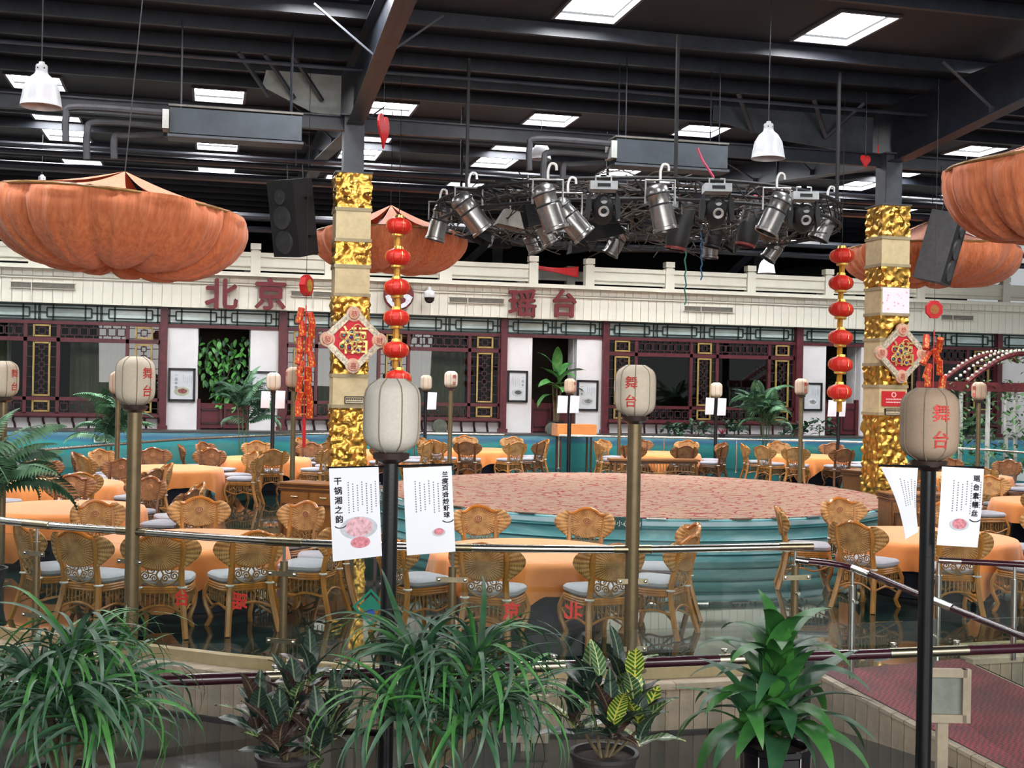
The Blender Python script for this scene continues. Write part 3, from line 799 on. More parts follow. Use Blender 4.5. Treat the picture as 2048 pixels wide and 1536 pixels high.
for i in range(44):
    o = put('edge_strip', tm, st, (0, 0, 0), (0, 0, i * 2 * PI / 44 + .03)); o['kind'] = 'stuff' if False else 'thing'
    del o['kind']
a = math.atan2(onZ(1258, 1044, .58).y - SY, onZ(1258, 1044, .58).x - SX)
sg = thing('step_warning_sign', 'dark green sign reading mind the step on the stage edge', 'sign', (SX + (SR + .06) * math.cos(a), SY + (SR + .06) * math.sin(a), .56), a + PI / 2)
MB().box((0, 0, 0), (.40, .03, .19)).obj('plate', mat('sign_teal', '14494a', 0.4), sg)
text_mb('小心台阶', .095).xf(Matrix.Translation((0, -.02, 0)) @ STAND).obj('lettering', mat('sign_letter', 'e6f0ea', 0.5), sg)
# ================================================================== gilded pillars
def crumple(p, amp=.068):
    q = Vector(p) * 6.0
    d, _ = noise.voronoi(q)
    f = d[1] - d[0]
    return amp * (min(f, .6) * 1.1 - .25 + .45 * noise.noise(q * 1.9) + .16 * noise.noise(q * 4))
def gold_band(z0, z1, hw, parent, seed):
    m = MB(); res = .032
    nz = max(3, int((z1 - z0) / res)); nx = int(2 * hw / res)
    per = []
    for k, (ax, ay, dx, dy) in enumerate(((-1, -1, 1, 0), (1, -1, 0, 1), (1, 1, -1, 0), (-1, 1, 0, -1))):
        for i in range(nx):
            t = i / nx * 2 * hw
            per.append((ax * hw + dx * t, ay * hw + dy * t))
    def f(u, v):
        i = int(round(u * len(per))) % len(per); x, y = per[i]; z = z0 + v * (z1 - z0)
        nrm = Vector((x, y, 0)); mxx = max(abs(x), abs(y)); nrm = Vector((x if abs(x) > hw * .985 else 0, y if abs(y) > hw * .985 else 0, 0)).normalized()
        e = 0.3 if v in (0, 1) else 1
        d = crumple((x + seed * 3.1, y + seed, z)) * e
        jz = .012 * noise.noise(Vector((x * 14, y * 14, z * 14 + seed))) * e
        return (x + nrm.x * d, y + nrm.y * d, z + jz)
    m.grid(f, len(per), nz, wrap=True)
    m.obj('gold_band', GOLD, parent, rad(38))
PZ = [(0.0, 2.165, 'g'), (2.165, 2.775, 's'), (2.775, 3.15, 'g'), (3.15, 3.71, 's'), (3.71, 4.155, 'g'), (4.155, 4.725, 's'), (4.725, 5.13, 'g'), (5.13, 5.74, 's'), (5.74, 6.36, 'g')]
PW = .315
def pillar(cx, label):
    p = thing('gilded_pillar', label, 'pillar', (cx, COLY, 0))
    for i, (z0, z1, k) in enumerate(PZ):
        if k == 'g': gold_band(z0, z1, PW, p, cx + i)
        else:
            MB().box((0, 0, (z0 + z1) / 2), (2 * PW - .01, 2 * PW - .01, z1 - z0 - .1)).obj('stone_block', STONE, p)
            for zz in (z0 + .03, z1 - .03):
                MB().box((0, 0, zz), (2 * PW + .03, 2 * PW + .03, .06)).obj('stone_border', STONE_ED, p)
    MB().box((0, 0, 6.37), (2 * PW + .04, 2 * PW + .04, .03)).obj('cap', STEEL2, p)
    return p
p1 = pillar(COLX[1], 'tall square pillar wrapped in crumpled gold foil left of the stage')
p2 = pillar(COLX[2], 'tall square gold foil pillar at the right of the stage')
def plaque(cx, z, label, red=False):
    yf = COLY - PW - .012
    o = thing('plaque', label, 'sign', (cx, yf, z))
    MB().box((0, 0, 0), (.34, .02, .13)).obj('plate', mat('plaque_cream', 'cdbf98', 0.4), o)
    f = MB(); frame(f, -.165, .165, -.06, .06, -.008, .012); f.obj('border', INK, o)
    t = MB()
    for i in range(9): t.box((-.13 + i * .033, -.012, .018), (.022, .003, .026))
    t.box((0, -.012, -.028), (.28, .003, .012)); t = t.obj('print_line', INK, o); t['kind'] = 'stuff'
plaque(COLX[1] + .07, 2.31, 'small framed plaque on the left pillar under the diamond hanging')
plaque(COLX[2] - .02, 2.24, 'small framed plaque on the right pillar under the red notice')
o = thing('red_notice', 'small red notice with white print on the right pillar', 'notice', (COLX[2] - .0, COLY - PW - .012, 2.50))
MB().box((0, 0, 0), (.52, .015, .30)).obj('sheet', REDM, o)
t = MB().lathe([(.035, 0), (.055, 0)], 16).xf(Matrix.Translation((0, -.012, .08)) @ Matrix.Rotation(PI / 2, 4, 'X'))
for j in range(2):
    for i in range(10): t.box((-.16 + i * .035, -.012, -.01 - j * .06), (.024, .003, .028))
t = t.obj('print', mat('notice_print', 'f0c8c4', 0.6), o); t['kind'] = 'stuff'
def m_petal():
    t = NT('petal_paper'); v = t.coord(); vo = t.n('ShaderNodeTexVoronoi'); vo.inputs['Scale'].default_value = 9; t.l(v, vo.inputs['Vector'])
    t.l(t.ramp(vo.outputs['Distance'], [(0.0, hexc('e58f9a')), (0.16, hexc('efc4cf')), (0.26, hexc('eeeaf4'))]), t.b.inputs['Base Color']); t.b.inputs['Roughness'].default_value = .5; return t.m
o = MB().box((0, 0, 0), (.60, .012, .50)).obj('petal_sheet', m_petal(), loc=(COLX[2] + .01, COLY - PW - .012, 4.46)); tag(o, 'white sheet with scattered pink petals on the right pillar', 'poster')
# diamond hangings
WOODC = mat('silver_gilt_relief', 'c9bda6', 0.4, 0.25, 0.35, 26, 0.6, 38)
GOLDL = mat('pale_gold', 'd6b873', 0.35, 0.5, 0.15, 20)
PINK = mat('salmon_boss', 'd9a78c', 0.5)
def diamond(cx, z, s, label, rotz=0.0):
    o = thing('diamond_hanging', label, 'wall hanging', (cx, COLY - PW - .06, z), rotz)
    r = .60 * s
    oct_ = [(.42, .20), (.20, .42), (-.20, .42), (-.42, .20), (-.42, -.20), (-.20, -.42), (.20, -.42), (.42, -.20)]
    MB().prism([(x * s * .86, z_ * s * .86) for x, z_ in oct_], -.03, .03).obj('red_panel', mat('red_flock', 'cf1f33', 0.6, 0, 0.12, 60), o)
    for k in range(4):
        a = k * PI / 2
        def q(u, w): return (u * math.cos(a) - w * math.sin(a), u * math.sin(a) + w * math.cos(a))
        MB().prism([q(.60 * s, 0), q(.0, .60 * s), q(.0, .44 * s), q(.44 * s, 0)], -.05, .035).obj('frame_bar', WOODC, o)
        c = q(.46 * s, 0)
        b = MB().lathe([(0, .075), (.085 * s, .07), (.10 * s, .05), (.135 * s, .045), (.14 * s, .0)], 20).xf(Matrix.Translation((c[0], 0, c[1])) @ Matrix.Rotation(PI / 2, 4, 'X')).obj('corner_boss', PINK if k else PINK, o, True)
        cc = {1: '恭', 2: '發', 0: '财', 3: '喜'}[k]
        text_mb(cc, .125 * s).xf(Matrix.Translation((c[0], -.082, c[1])) @ STAND).obj('character', mat('boss_red', 'a32622', 0.5), b)
    m = bold_text('福', .54 * s, .010, 0).xf(Matrix.Translation((0, -.05, 0)) @ STAND); m.obj('fortune_character', GOLDL, o)
    random.seed(3)
    for i in range(13):
        a = i * 2.4; rr = .05 * s + .0155 * s * i
        x, zz = rr * math.cos(a), rr * math.sin(a)
        c = MB(); c.tube([(x + (.05 + .02 * (i % 2)) * s * math.cos(t * PI / 6), -.065, zz + (.05 + .02 * (i % 2)) * s * math.sin(t * PI / 6)) for t in range(12)], .011 * s, 5, closed=True); g = c.obj('gilt_scroll', GOLDL, o, True)
        MB().lathe([(0, .02), (.02 * s, .012), (.026 * s, 0)], 8).xf(Matrix.Translation((x, -.06, zz)) @ Matrix.Rotation(PI / 2, 4, 'X')).obj('gem', mat('gem_%d' % (i % 3), ['2f8f8a', '3b3f9a', 'a3352f'][i % 3], 0.1), g, True)
diamond(COLX[1] + .03, onY(700, 680, COLY - PW).z, 1.0, 'diamond shaped red and gold fortune hanging on the left pillar')
diamond(COLX[2] + .12, onY(1796, 707, COLY - PW).z, 1.0, 'diamond shaped red and gold fortune hanging on the right pillar')
# ================================================================== rattan chair
WICK = m_wicker('cane_weave', '8a5e2f', 'd9a566'); WICK_D = m_wicker('cane_weave_dark', '643c20', 'a8713f')
RATT = mat('rattan_pole', 'b27838', 0.35, 0, 0.22, 14, stretch=(1, 1, .25)); RATT_D = mat('rattan_thin', '96703f', 0.4, 0, 0.2, 14)
CREST = mat('polished_crest', 'b8712c', 0.25, 0, 0.14, 9, coat=0.4)
CUSH = mat('grey_cushion', 'a2a2aa', 0.85, 0, 0.06, 30, 0.2, 90, sheen=.2)
TIE = mat('white_tie', 'd7d3cb', 0.8)
MED = mat('medallion_cream', 'c79a6c', 0.5, 0, .2, 30); MEDR = mat('medallion_red', '8c3a2c', 0.5)
def backy(z): return -.265 - .16 * max(0, z - .45)
def make_chair():
    ch = thing('rattan_chair', 'PROTO', 'chair', (0, 0, 0), 0, 'rattan dining chairs around the tables')
    LABELS.discard('PROTO')
    for s in (-1, 1):
        MB().tube(catmull([(s * .245, -.37, 0), (s * .215, -.31, .2), (s * .19, -.265, .42), (s * .185, -.29, .6), (s * .205, -.335, .84), (s * .20, -.355, .97)], 2), [.029] * 9 + [.024, .02], 6).obj('leg', RATT, ch, True)
        MB().tube(catmull([(s * .20, .20, .44), (s * .235, .245, .33), (s * .225, .235, .2), (s * .19, .20, .09), (s * .215, .24, 0)], 2), .024, 6).obj('leg', RATT, ch, True)
    def ring(z, r, sc=1.0):
        pts = []
        for i in range(20):
            a = 2 * PI * i / 20; c, s_ = math.cos(a), math.sin(a)
            e = 2 / 4.0
            pts.append((sc * .245 * math.copysign(abs(c) ** e, c), sc * .25 * math.copysign(abs(s_) ** e, s_) - .01, z))
        return pts
    m = MB()
    for z in (.405, .428, .450): m.tube(ring(z, 0), .0135, 5, closed=True)
    m.obj('seat_frame', RATT, ch, True)
    m = MB(); prof = [(0, .468), (.90, .462), (1.0, .485), (1.0, .51), (.93, .528), (.5, .538), (0, .54)]
    vs = []; N = 24
    for (r, z) in prof:
        for i in range(N):
            a = 2 * PI * i / N; c, s_ = math.cos(a), math.sin(a); e = 2 / 4.5
            vs.append((r * .255 * math.copysign(abs(c) ** e, c), r * .245 * math.copysign(abs(s_) ** e, s_) - .0, z))
    m.add(vs, [(i * N + j, i * N + (j + 1) % N, (i + 1) * N + (j + 1) % N, (i + 1) * N + j) for i in range(len(prof) - 1) for j in range(N)])
    cu = m.obj('cushion', CUSH, ch, True)
    t = MB()
    for s in (-1, 1):
        t = MB().tube([(s * .19 + .034 * math.cos(a_ * PI / 4), -.266 + .034 * math.sin(a_ * PI / 4), .452) for a_ in range(8)], .011, 4, closed=True)
        t.obj('cushion_tie', TIE, cu, True)
    # spindle apron
    m = MB()
    for i in range(9):
        x = -.16 + i * .04
        for y, zb in ((-.285, .30 - .02 * math.cos(x * 9)), (.235, .27 + .05 * abs(x) / .16)): m.box((x, y, (zb + .40) / 2), (.009, .009, .40 - zb)); m.box((x, y, .345), (.016, .016, .016))
        y = -.20 + i * .045
        for s in (-1, 1): m.box((s * .222, y, .335), (.009, .009, .13)); m.box((s * .222, y, .345), (.016, .016, .016))
    m = m.obj('apron_spindles', RATT_D, ch); m['kind'] = 'stuff'
    m = MB()
    m.tube(catmull([(-.215, -.30, .22), (-.1, -.29, .275), (0, -.29, .292), (.1, -.29, .275), (.215, -.30, .22)], 3), .0125, 5)
    m.obj('arched_stretcher', RATT, ch, True)
    MB().tube(catmull([(-.225, .24, .30), (-.1, .24, .27), (0, .245, .225), (.1, .24, .27), (.225, .24, .30)], 3), .0125, 5).obj('arched_stretcher', RATT, ch, True)
    for s in (-1, 1):
        MB().tube(catmull([(s * .215, -.30, .23), (s * .23, -.1, .265), (s * .235, .05, .235), (s * .23, .23, .30)], 3), .0125, 5).obj('arched_stretcher', RATT, ch, True)
        MB().tube([(s * .215, -.32, .16), (s * .03, -.05, .30), (-s * .0, 0, .40)], .011, 5).obj('brace', RATT_D, ch, True)
        MB().tube([(s * .215, .22, .16), (s * .03, .05, .30), (-s * .0, 0, .40)], .011, 5).obj('brace', RATT_D, ch, True)
    # fan shaped woven back
    def fan(u, v, off=0.0):
        x = -.195 + .39 * u; zt = .965 + .055 * math.cos(x / .195 * PI) * .8 + .02; zb = .695 - .07 * math.cos(x / .195 * PI / 2)
        z = zb + (zt - zb) * v
        return (x, backy(z) - .045 * (1 - (x / .195) ** 2) - .012 + off, z)
    m = MB().grid(lambda u, v: fan(u, v), 10, 10).grid(lambda u, v: fan(u, v, .022), 10, 10)
    m.obj('woven_back', WICK, ch, True)
    for s in (-1, 1):
        def wing(u, v):
            z = .63 + .37 * v
            w = .155 * (math.sin(PI * min(1, (v + .04) * .80)) ** .9) * (1 if v < .9 else (1.35 - v) / .45)
            w = max(w, .012)
            a = 2 * PI * u
            cx = .195 + w * .5
            return (s * (cx + w * .52 * math.cos(a)), backy(z) + .026 * math.sin(a) + .075 * (w / .155) ** 2 * (0.5 + .5 * math.cos(a)), z)
        MB().grid(wing, 10, 9, wrap=True).obj('wing', WICK, ch, True)
    cr = catmull([(-.215, backy(.97) + .02, .975), (-.16, backy(1) + .0, .965), (-.09, backy(1) - .03, 1.015), (0, backy(1) - .045, 1.042), (.09, backy(1) - .03, 1.015), (.16, backy(1), .965), (.215, backy(.97) + .02, .975)], 3)
    MB().tube(cr, [.016] + [.026] * (len(cr) - 2) + [.016], 8, flat=1.0).obj('crest_rail', CREST, ch, True)
    MB().tube(catmull([(-.195, backy(.68), .705), (-.13, backy(.64) - .03, .65), (0, backy(.62) - .045, .618), (.13, backy(.64) - .03, .65), (.195, backy(.68), .705)], 3), .014, 6).obj('lower_band', RATT, ch, True)
    m = MB()
    for s in (-1, 1):
        for cx_, cz, r0 in ((.08, .605, .044), (.125, .555, .040), (.048, .535, .036)):
            pts = [(s * (cx_ + (r0 - .0019 * i) * math.cos(i * .62)), -.292 - .02 * (cz - .5), cz + (r0 - .0019 * i) * math.sin(i * .62)) for i in range(18)]
            m.tube(pts, .0065, 4)
        m.tube(catmull([(s * .175, -.29, .62), (s * .15, -.29, .52), (s * .07, -.285, .475), (0, -.285, .462)], 3), .008, 4)
        m.tube(catmull([(s * .01, -.29, .60), (s * .03, -.29, .56), (s * .006, -.288, .51), (s * .04, -.286, .475)], 3), .008, 4)
    m = m.obj('scrollwork', RATT_D, ch, True); m['kind'] = 'stuff'
    y = backy(.86) - .045 - .012 + .03
    md = MB().lathe([(0, .006), (.048, .006), (.052, 0)], 16).xf(Matrix.Translation((0, y, .86)) @ Matrix.Rotation(-PI / 2, 4, 'X')).obj('medallion', MED, ch)
    mr = MB().lathe([(.034, .009), (.042, .009)], 16)
    for a in range(6): mr.box((.017 * math.cos(a * PI / 3), .017 * math.sin(a * PI / 3), .008), (.012, .012, .003))
    mr.xf(Matrix.Translation((0, y, .86)) @ Matrix.Rotation(-PI / 2, 4, 'X')).obj('emblem', MEDR, md)
    def zm(z):
        for (a, b), (c, d) in zip(((0, .0), (.45, .505), (.60, .685), (1.1, 1.12)), ((.45, .505), (.60, .685), (1.1, 1.12), (9, 9))):
            if z <= c: return b + (z - a) / (c - a) * (d - b)
    for c_ in list(ch.children) + [g for c in ch.children for g in c.children]:
        for v in c_.data.vertices:
            v.co = (v.co.x * 1.16, v.co.y * 1.12, zm(v.co.z) if v.co.z > 0 else v.co.z)
    return ch
chair0 = make_chair(); chair_used = False
# ================================================================== tables
CLOTH = mat('orange_tablecloth', 'f3964c', 0.7, 0, 0.05, 3, 0.05, 60, sheen=.3)
NAVY = mat('navy_skirt', '24283a', 0.8, 0, .15, 4)
TR = 1.1
def make_cloth_mesh(seed):
    rnd = random.Random(seed); half = 1.37; m = MB(); N = 144; ph = rnd.random() * 6
    rings = []
    def hang(a):
        L = half / max(abs(math.cos(a)), abs(math.sin(a))) - TR
        return max(.33, min(L, .66))
    vs = [(0, 0, .768)]
    prof_in = [.35, .7, .93, 1.0]
    for r in prof_in:
        for i in range(N):
            a = 2 * PI * i / N; vs.append((TR * r * math.cos(a), TR * r * math.sin(a), .768 if r < 1 else .760))
    K = 7
    for k in range(1, K + 1):
        t = k / K
        for i in range(N):
            a = 2 * PI * i / N; L = hang(a)
            rip = (.022 + .05 * t * (L / .6)) * (math.sin(a * 17 + ph) * .6 + math.sin(a * 29 + ph * 2) * .4) * t
            corner = max(0, (L - .45) / .35)
            r = TR + .02 + .035 * math.sin(t * PI * .5) + rip + corner * .05 * math.sin(t * 3)
            vs.append((r * math.cos(a), r * math.sin(a), .76 - L * t))
    fs = [(0, 1 + i, 1 + (i + 1) % N) for i in range(N)]
    rows = len(prof_in) + K
    for q in range(rows - 1):
        for i in range(N):
            j = (i + 1) % N; fs.append((1 + q * N + i, 1 + q * N + j, 1 + (q + 1) * N + j, 1 + (q + 1) * N + i))
    m.add(vs, fs); return m.mesh('tablecloth', CLOTH, rad(70))
cloths = [make_cloth_mesh(i) for i in range(3)]
tt_me = MB().lathe([(0, .755), (TR - .01, .755), (TR - .01, .72), (0, .72)], 48).mesh('tabletop', RATT_D)
sk_me = MB().lathe([(.72, .72), (.74, .5), (.77, .04)], 40).mesh('pedestal_skirt', NAVY, True)
ft_me = MB().lathe([(0, .03), (.80, .03), (.80, 0), (0, 0)], 40).mesh('base', BLKMATT)
CHN = 0
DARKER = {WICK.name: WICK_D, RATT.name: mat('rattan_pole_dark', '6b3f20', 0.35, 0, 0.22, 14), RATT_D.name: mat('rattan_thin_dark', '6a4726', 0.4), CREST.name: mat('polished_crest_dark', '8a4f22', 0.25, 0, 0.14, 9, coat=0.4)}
def place_chair(p, rz, label, dark=False):
    global chair_used
    if not chair_used:
        chair_used = True; chair0.location = p; chair0.rotation_euler = (0, 0, rz); chair0['label'] = label; LABELS.add(label)
        return chair0
    r = dup(chair0, p, rz, label)
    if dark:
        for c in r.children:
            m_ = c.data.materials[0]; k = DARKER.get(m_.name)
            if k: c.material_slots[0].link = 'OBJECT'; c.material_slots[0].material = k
    return r
def table(px, d, phis, where, crot=0.0, rad_=1.52, jit=0.0):
    """round table at photo column px, depth d; chairs at angles phi (0 = side facing the viewer, + to the right)"""
    c = flat(px, d)
    t = thing('round_table', 'round dining table under orange cloth, ' + where, 'table', c, 0, 'round dining tables')
    put('tabletop', tt_me, t); put('pedestal_skirt', sk_me, t); put('base', ft_me, t)
    k = put('tablecloth', cloths[int(px) % 3], None, c, (0, 0, crot)); tag(k, 'orange tablecloth draped on the table ' + where, 'tablecloth', 'orange tablecloths')
    toc = Vector((CAMP.x - c.x, CAMP.y - c.y, 0)).normalized(); rt = Vector((-toc.y, toc.x, 0))
    pos = []
    for ph in phis:
        a = rad(ph); dirv = toc * math.cos(a) + rt * math.sin(a)
        p = c + dirv * (rad_ + random.uniform(-1, 1) * jit)
        rz = math.atan2(-dirv.y, -dirv.x) - PI / 2 + random.uniform(-1, 1) * (.06 + jit)
        q = p - CAMP; col = q.dot(_r) / q.dot(_f)
        pos.append((col, p, rz))
    pos.sort(key=lambda q: q[0])
    words = ['leftmost', 'second from left', 'third from left', 'fourth from left', 'fifth from left', 'sixth from left', 'seventh from left', 'eighth from left', 'ninth from left']
    for i, (col, p, rz) in enumerate(pos):
        w = words[i] if i < len(pos) - 1 else 'rightmost'
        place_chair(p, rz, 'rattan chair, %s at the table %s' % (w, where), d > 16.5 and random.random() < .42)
random.seed(11)
ev = lambda n, o: [o + i * 360 / n for i in range(n)]
table(385, 14.3, [-64, -36, -9, 20, 58, 84, 176, -142, 130], 'nearest on the left', .55)
table(1065, 13.95, [-50, -13, 27, 62, 98, 157, -160], 'nearest in the middle', .2)
table(1862, 16.1, [-82, -26, 10, 48, 85, 128, 172, -140], 'nearest on the right', .75)
table(135, 17.6, [-50, -88, -130, 178, 138, 98, 64], 'second on the left edge', .2, jit=.05)
table(120, 21.6, ev(8, 10), 'third on the left edge', .5, jit=.05)
table(340, 25.6, [-58, -95, 75, 112, 150, 190, 228], 'left behind the bronze pole', .4, jit=.05)
table(530, 29.4, ev(8, 5), 'left of the left pillar', .1, jit=.04)
table(730, 33.0, ev(8, 18), 'behind the left pillar', .6, jit=.04)
table(965, 35.0, [-42, -12, 30, 60, 100, 150, -165, -110], 'left behind the stage', .3)
table(1325, 35.0, ev(8, -25), 'in the middle behind the stage', .5, jit=.03)
table(1622, 35.0, [-75, -42, -12, 28, 62, 110, 160, -150], 'right behind the stage', .15)
table(1925, 28.0, ev(8, 12), 'right behind the right pillar', .5, jit=.05)
table(2120, 21.6, ev(8, -5), 'at the right edge', .3, jit=.05)
# ================================================================== wooden furniture
WOOD = mat('honey_wood', '8e5a2b', 0.4, 0, 0.2, 5, stretch=(1, 1, .2)); WOOD_D = mat('dark_wood', '5c351b', 0.45, 0, .2, 5)
def cabinet(p, w, dp, h, rz, label):
    o = thing('sideboard', label, 'cabinet', p, rz)
    MB().box((0, 0, h / 2), (w, dp, h - .06)).obj('body', WOOD, o)
    for i in range(4): MB().box((0, 0, h - .02 - i * .035), (w + .07 - i * .012, dp + .07 - i * .012, .024)).obj('top_moulding', WOOD if i % 2 == 0 else WOOD_D, o)
    for s in (-1, 1):
        d = MB().box((s * w * .245, -dp / 2 - .01, h * .42), (w * .45, .025, h * .62)).obj('door', WOOD, o)
        f = MB(); frame(f, s * w * .245 - w * .19, s * w * .245 + w * .19, h * .16, h * .68, -dp / 2 - .028, .025); f.obj('door_frame', WOOD_D, d)
        MB().tube([(s * .05, -dp / 2 - .05, h * .38), (s * .05, -dp / 2 - .05, h * .5)], .01, 6).obj('handle', BRASS, d)
        dr = MB().box((s * w * .245, -dp / 2 - .01, h * .79), (w * .45, .025, h * .13)).obj('drawer', WOOD, o)
        MB().tube([(s * w * .245 - .06, -dp / 2 - .035, h * .79), (s * w * .245 + .06, -dp / 2 - .035, h * .79)], .009, 6).obj('handle', BRASS, dr)
        for t in (-1, 1): MB().box((s * (w / 2 - .05), t * (dp / 2 - .05), .03), (.07, .07, .06)).obj('foot', WOOD_D, o)
cabinet(flat(640, 19.3), 1.05, .5, 1.05, rad(-35), 'honey coloured wooden sideboard in front of the left pillar')
cabinet(flat(1735, 26.5), .9, .5, .95, rad(20), 'wooden sideboard between the stage and the right pillar')
cabinet(flat(1850, 19.9), 1.3, .5, 1.02, rad(-10), 'wooden sideboard behind the right menu scrolls')
def console(p, label):
    o = thing('console_table', label, 'console table', p, -YAW * .3)
    MB().box((0, 0, .80), (2.3, .5, .05)).obj('top', WOOD, o); MB().box((0, 0, .74), (2.2, .44, .05)).obj('frame', WOOD_D, o)
    for sx in (-1, 1):
        for sy in (-1, 1): MB().tube([(sx * 1.05, sy * .2, .74), (sx * 1.07, sy * .21, .4), (sx * 1.03, sy * .2, 0)], .03, 6).obj('leg', WOOD, o, True)
    m = MB()
    for i in range(26): m.box((-1.0 + i * .08, -.2, .62), (.014, .014, .22))
    m.tube(catmull([(-1.05, -.2, .5), (-.5, -.2, .53), (0, -.2, .47), (.5, -.2, .53), (1.05, -.2, .5)], 4), .014, 5); m = m.obj('apron_spindles', RATT_D, o); m['kind'] = 'stuff'
console(flat(1310, 31.0), 'long low wooden console table just behind the stage')
# ================================================================== lantern posts
LSH = mat('linen_lantern_shade', 'd8cab6', 0.85, 0, 0.04, 60, 0.15, 160)
LSH_P = mat('linen_lantern_shade_pink', 'cfb39c', 0.85, 0, 0.04, 60, 0.15, 160)
LSH_G = mat('linen_lantern_shade_grey', 'cfc9be', 0.85, 0, 0.04, 60, 0.15, 160)
RIBM = mat('lantern_seam', '8a7d6a', 0.8)
LRED = mat('lantern_red_text', 'cf3d36', 0.6)
def lant_r(t, R):     # t in 0..1 bottom to top
    x = abs(2 * t - 1); return R * max(.30, (1 - x ** 5.5)) ** .5 if x < .999 else R * .5
def lantern_post(base, top_z, pole_r, pole_m, label, shade, text_ang=None, R=.178, Hh=.455, cone=False):
    o = thing('lantern_post', label, 'lamp post', base)
    z0 = top_z - base[2]; lb = z0 - Hh
    MB().lathe([(pole_r, 0.02), (pole_r * .92 if cone else pole_r, lb - .06)], 16).obj('pole', pole_m, o, True)
    MB().lathe([(0, .03), (pole_r * 2.2, .03), (pole_r * 2.4, 0), (0, 0)], 16).obj('base_plate', pole_m, o)
    MB().lathe([(pole_r, lb - .07), (R * .62, lb - .04), (R * .66, lb - .005), (R * .4, lb)], 20).obj('collar', mat('dark_collar', '3b2b28', 0.4), o, True)
    prof = [(lant_r(i / 20, R), lb + Hh * i / 20) for i in range(21)]
    prof = [(R * .45, lb)] + prof[1:-1] + [(R * .45, lb + Hh)]
    sh = MB().lathe([(0, lb)] + prof + [(0, lb + Hh)], 32).obj('lantern_shade', shade, o, True)
    for k in range(8):
        a = k * PI / 4 + .2 + (text_ang or 0)
        MB().tube([((r + .001) * math.cos(a), (r + .001) * math.sin(a), z) for r, z in prof], .0042, 4).obj('seam', RIBM, sh)
    if text_ang is not None:
        for ch, tz in (('舞', .66), ('台', .30)):
            m = bold_text(ch, .115 * R / .178, 0, .0016); zc = lb + Hh * tz
            vs = []
            for v in m.v:
                z = zc + v[1]; r = lant_r((z - lb) / Hh, R) + .004; a = text_ang + v[0] / R
                vs.append((r * math.cos(a), r * math.sin(a), z))
            m.v = vs; m.obj('character', LRED, sh)
    return o
def face_ang(p, off):      # angle of the shade side turned to the viewer, off>0 = to the right in the picture
    d = Vector((CAMP.x - p[0], CAMP.y - p[1])); return math.atan2(d.y, d.x) + rad(off)
def post_px(x, d, ytop, ybot_z, r, m, label, shade=None, off=None, cone=False):
    p = flat(x, d); p.z = ybot_z; top = P(x, ytop, d).z
    s = 1.0
    return lantern_post(p, top, r, m, label, shade or LSH, None if off is None else face_ang(p, off), cone=cone)
post_px(785, 7.58, 757, -.25, .048, BLACK, 'black post with plain grey lantern before the left gilded pillar', LSH_G)
post_px(1860, 7.75, 776, -.25, .048, BLACK, 'black post with big lantern lettered in red on the right', mat('linen_lantern_shadowed', 'ab947f', 0.85, 0, 0.04, 60, 0.15, 160), 24)  # browner linen: the shadow on this lantern is put into its colour
post_px(271, 11.5, 713, .12, .066, BRONZE, 'bronze post with lettered lantern at the left front railing', LSH, 38)
post_px(1271, 10.9, 730, .12, .062, BRONZE, 'bronze post with lettered lantern in front of the stage', LSH, -12)
post_px(8, 15.5, 722, .0, .05, BRONZE, 'lettered lantern post cut by the left picture edge', LSH, 45)
post_px(237, 24.5, 743, .0, .05, BRONZE, 'lantern post half hidden behind the left bronze post', LSH_P)
post_px(547, 31, 745, .0, .05, BLACK, 'distant black lantern post right of the leafy doorway', LSH)
post_px(588, 26.5, 734, .0, .055, BRONZE, 'distant bronze lantern post beside the firecracker string', LSH_P, -70)
post_px(852, 36.8, 750, .0, .05, BLACK, 'distant black lantern post behind the big grey lantern', LSH)
post_px(902, 33, 742, .0, .06, BRONZE, 'distant bronze lantern post right of the big grey lantern', LSH, 30)
post_px(1140, 36.5, 757, .0, .06, BLACK, 'distant black lantern post in front of the banana plant', LSH_P, 55)
post_px(1240, 36.6, 757, .0, .05, BRONZE, 'lantern post half hidden by the lettered lantern in front of the stage', LSH)
post_px(1433, 36.8, 765, .0, .05, BLACK, 'distant black lantern post before the right lattice window', LSH)
post_px(1603, 33, 757, .0, .06, BRONZE, 'distant bronze lantern post before the right framed picture', LSH_P, 40)
post_px(1678, 36.5, 790, .0, .05, BLACK, 'distant black lantern post under the right lantern string', LSH_P)
post_px(1958, 30.5, 764, .0, .055, BRONZE, 'distant lantern post under the flower arch', LSH_P, -40)
# ================================================================== menu scrolls
def hanging(p0, p1, p2, p3, name, label, cat, curl=0.0, bow=.012, parts=None, m=PAPER):
    """sheet with corners p0 top-left, p1 top-right, p2 bottom-right, p3 bottom-left (world)"""
    o = thing(name, label, cat, p0)
    n = (Vector(p3) - Vector(p0)).cross(Vector(p1) - Vector(p0)).normalized()
    def S(u, v, off=0.0):
        a = Vector(p0).lerp(Vector(p1), u); b = Vector(p3).lerp(Vector(p2), u)
        q = a.lerp(b, v) + n * (bow * math.sin(v * PI) + curl * (math.sin(v * PI * .8) * (.5 - u)) + off) - Vector(p0)
        return q
    MB().grid(lambda u, v: S(u, v), 12, 24).grid(lambda u, v: S(u, v, -.0025), 12, 24).obj('sheet', m, o, True)
    def mark(mb, uv, nm, mt, off=.004):   # mb in XY around 0, placed at uv with size in sheet widths
        W = (Vector(p1) - Vector(p0)).length; Hh = (Vector(p3) - Vector(p0)).length
        mb.v = [tuple(S(uv[0] + v[0] / W, uv[1] - v[1] / Hh, off)) for v in mb.v]
        return mb.obj(nm, mt, o)
    return o, mark
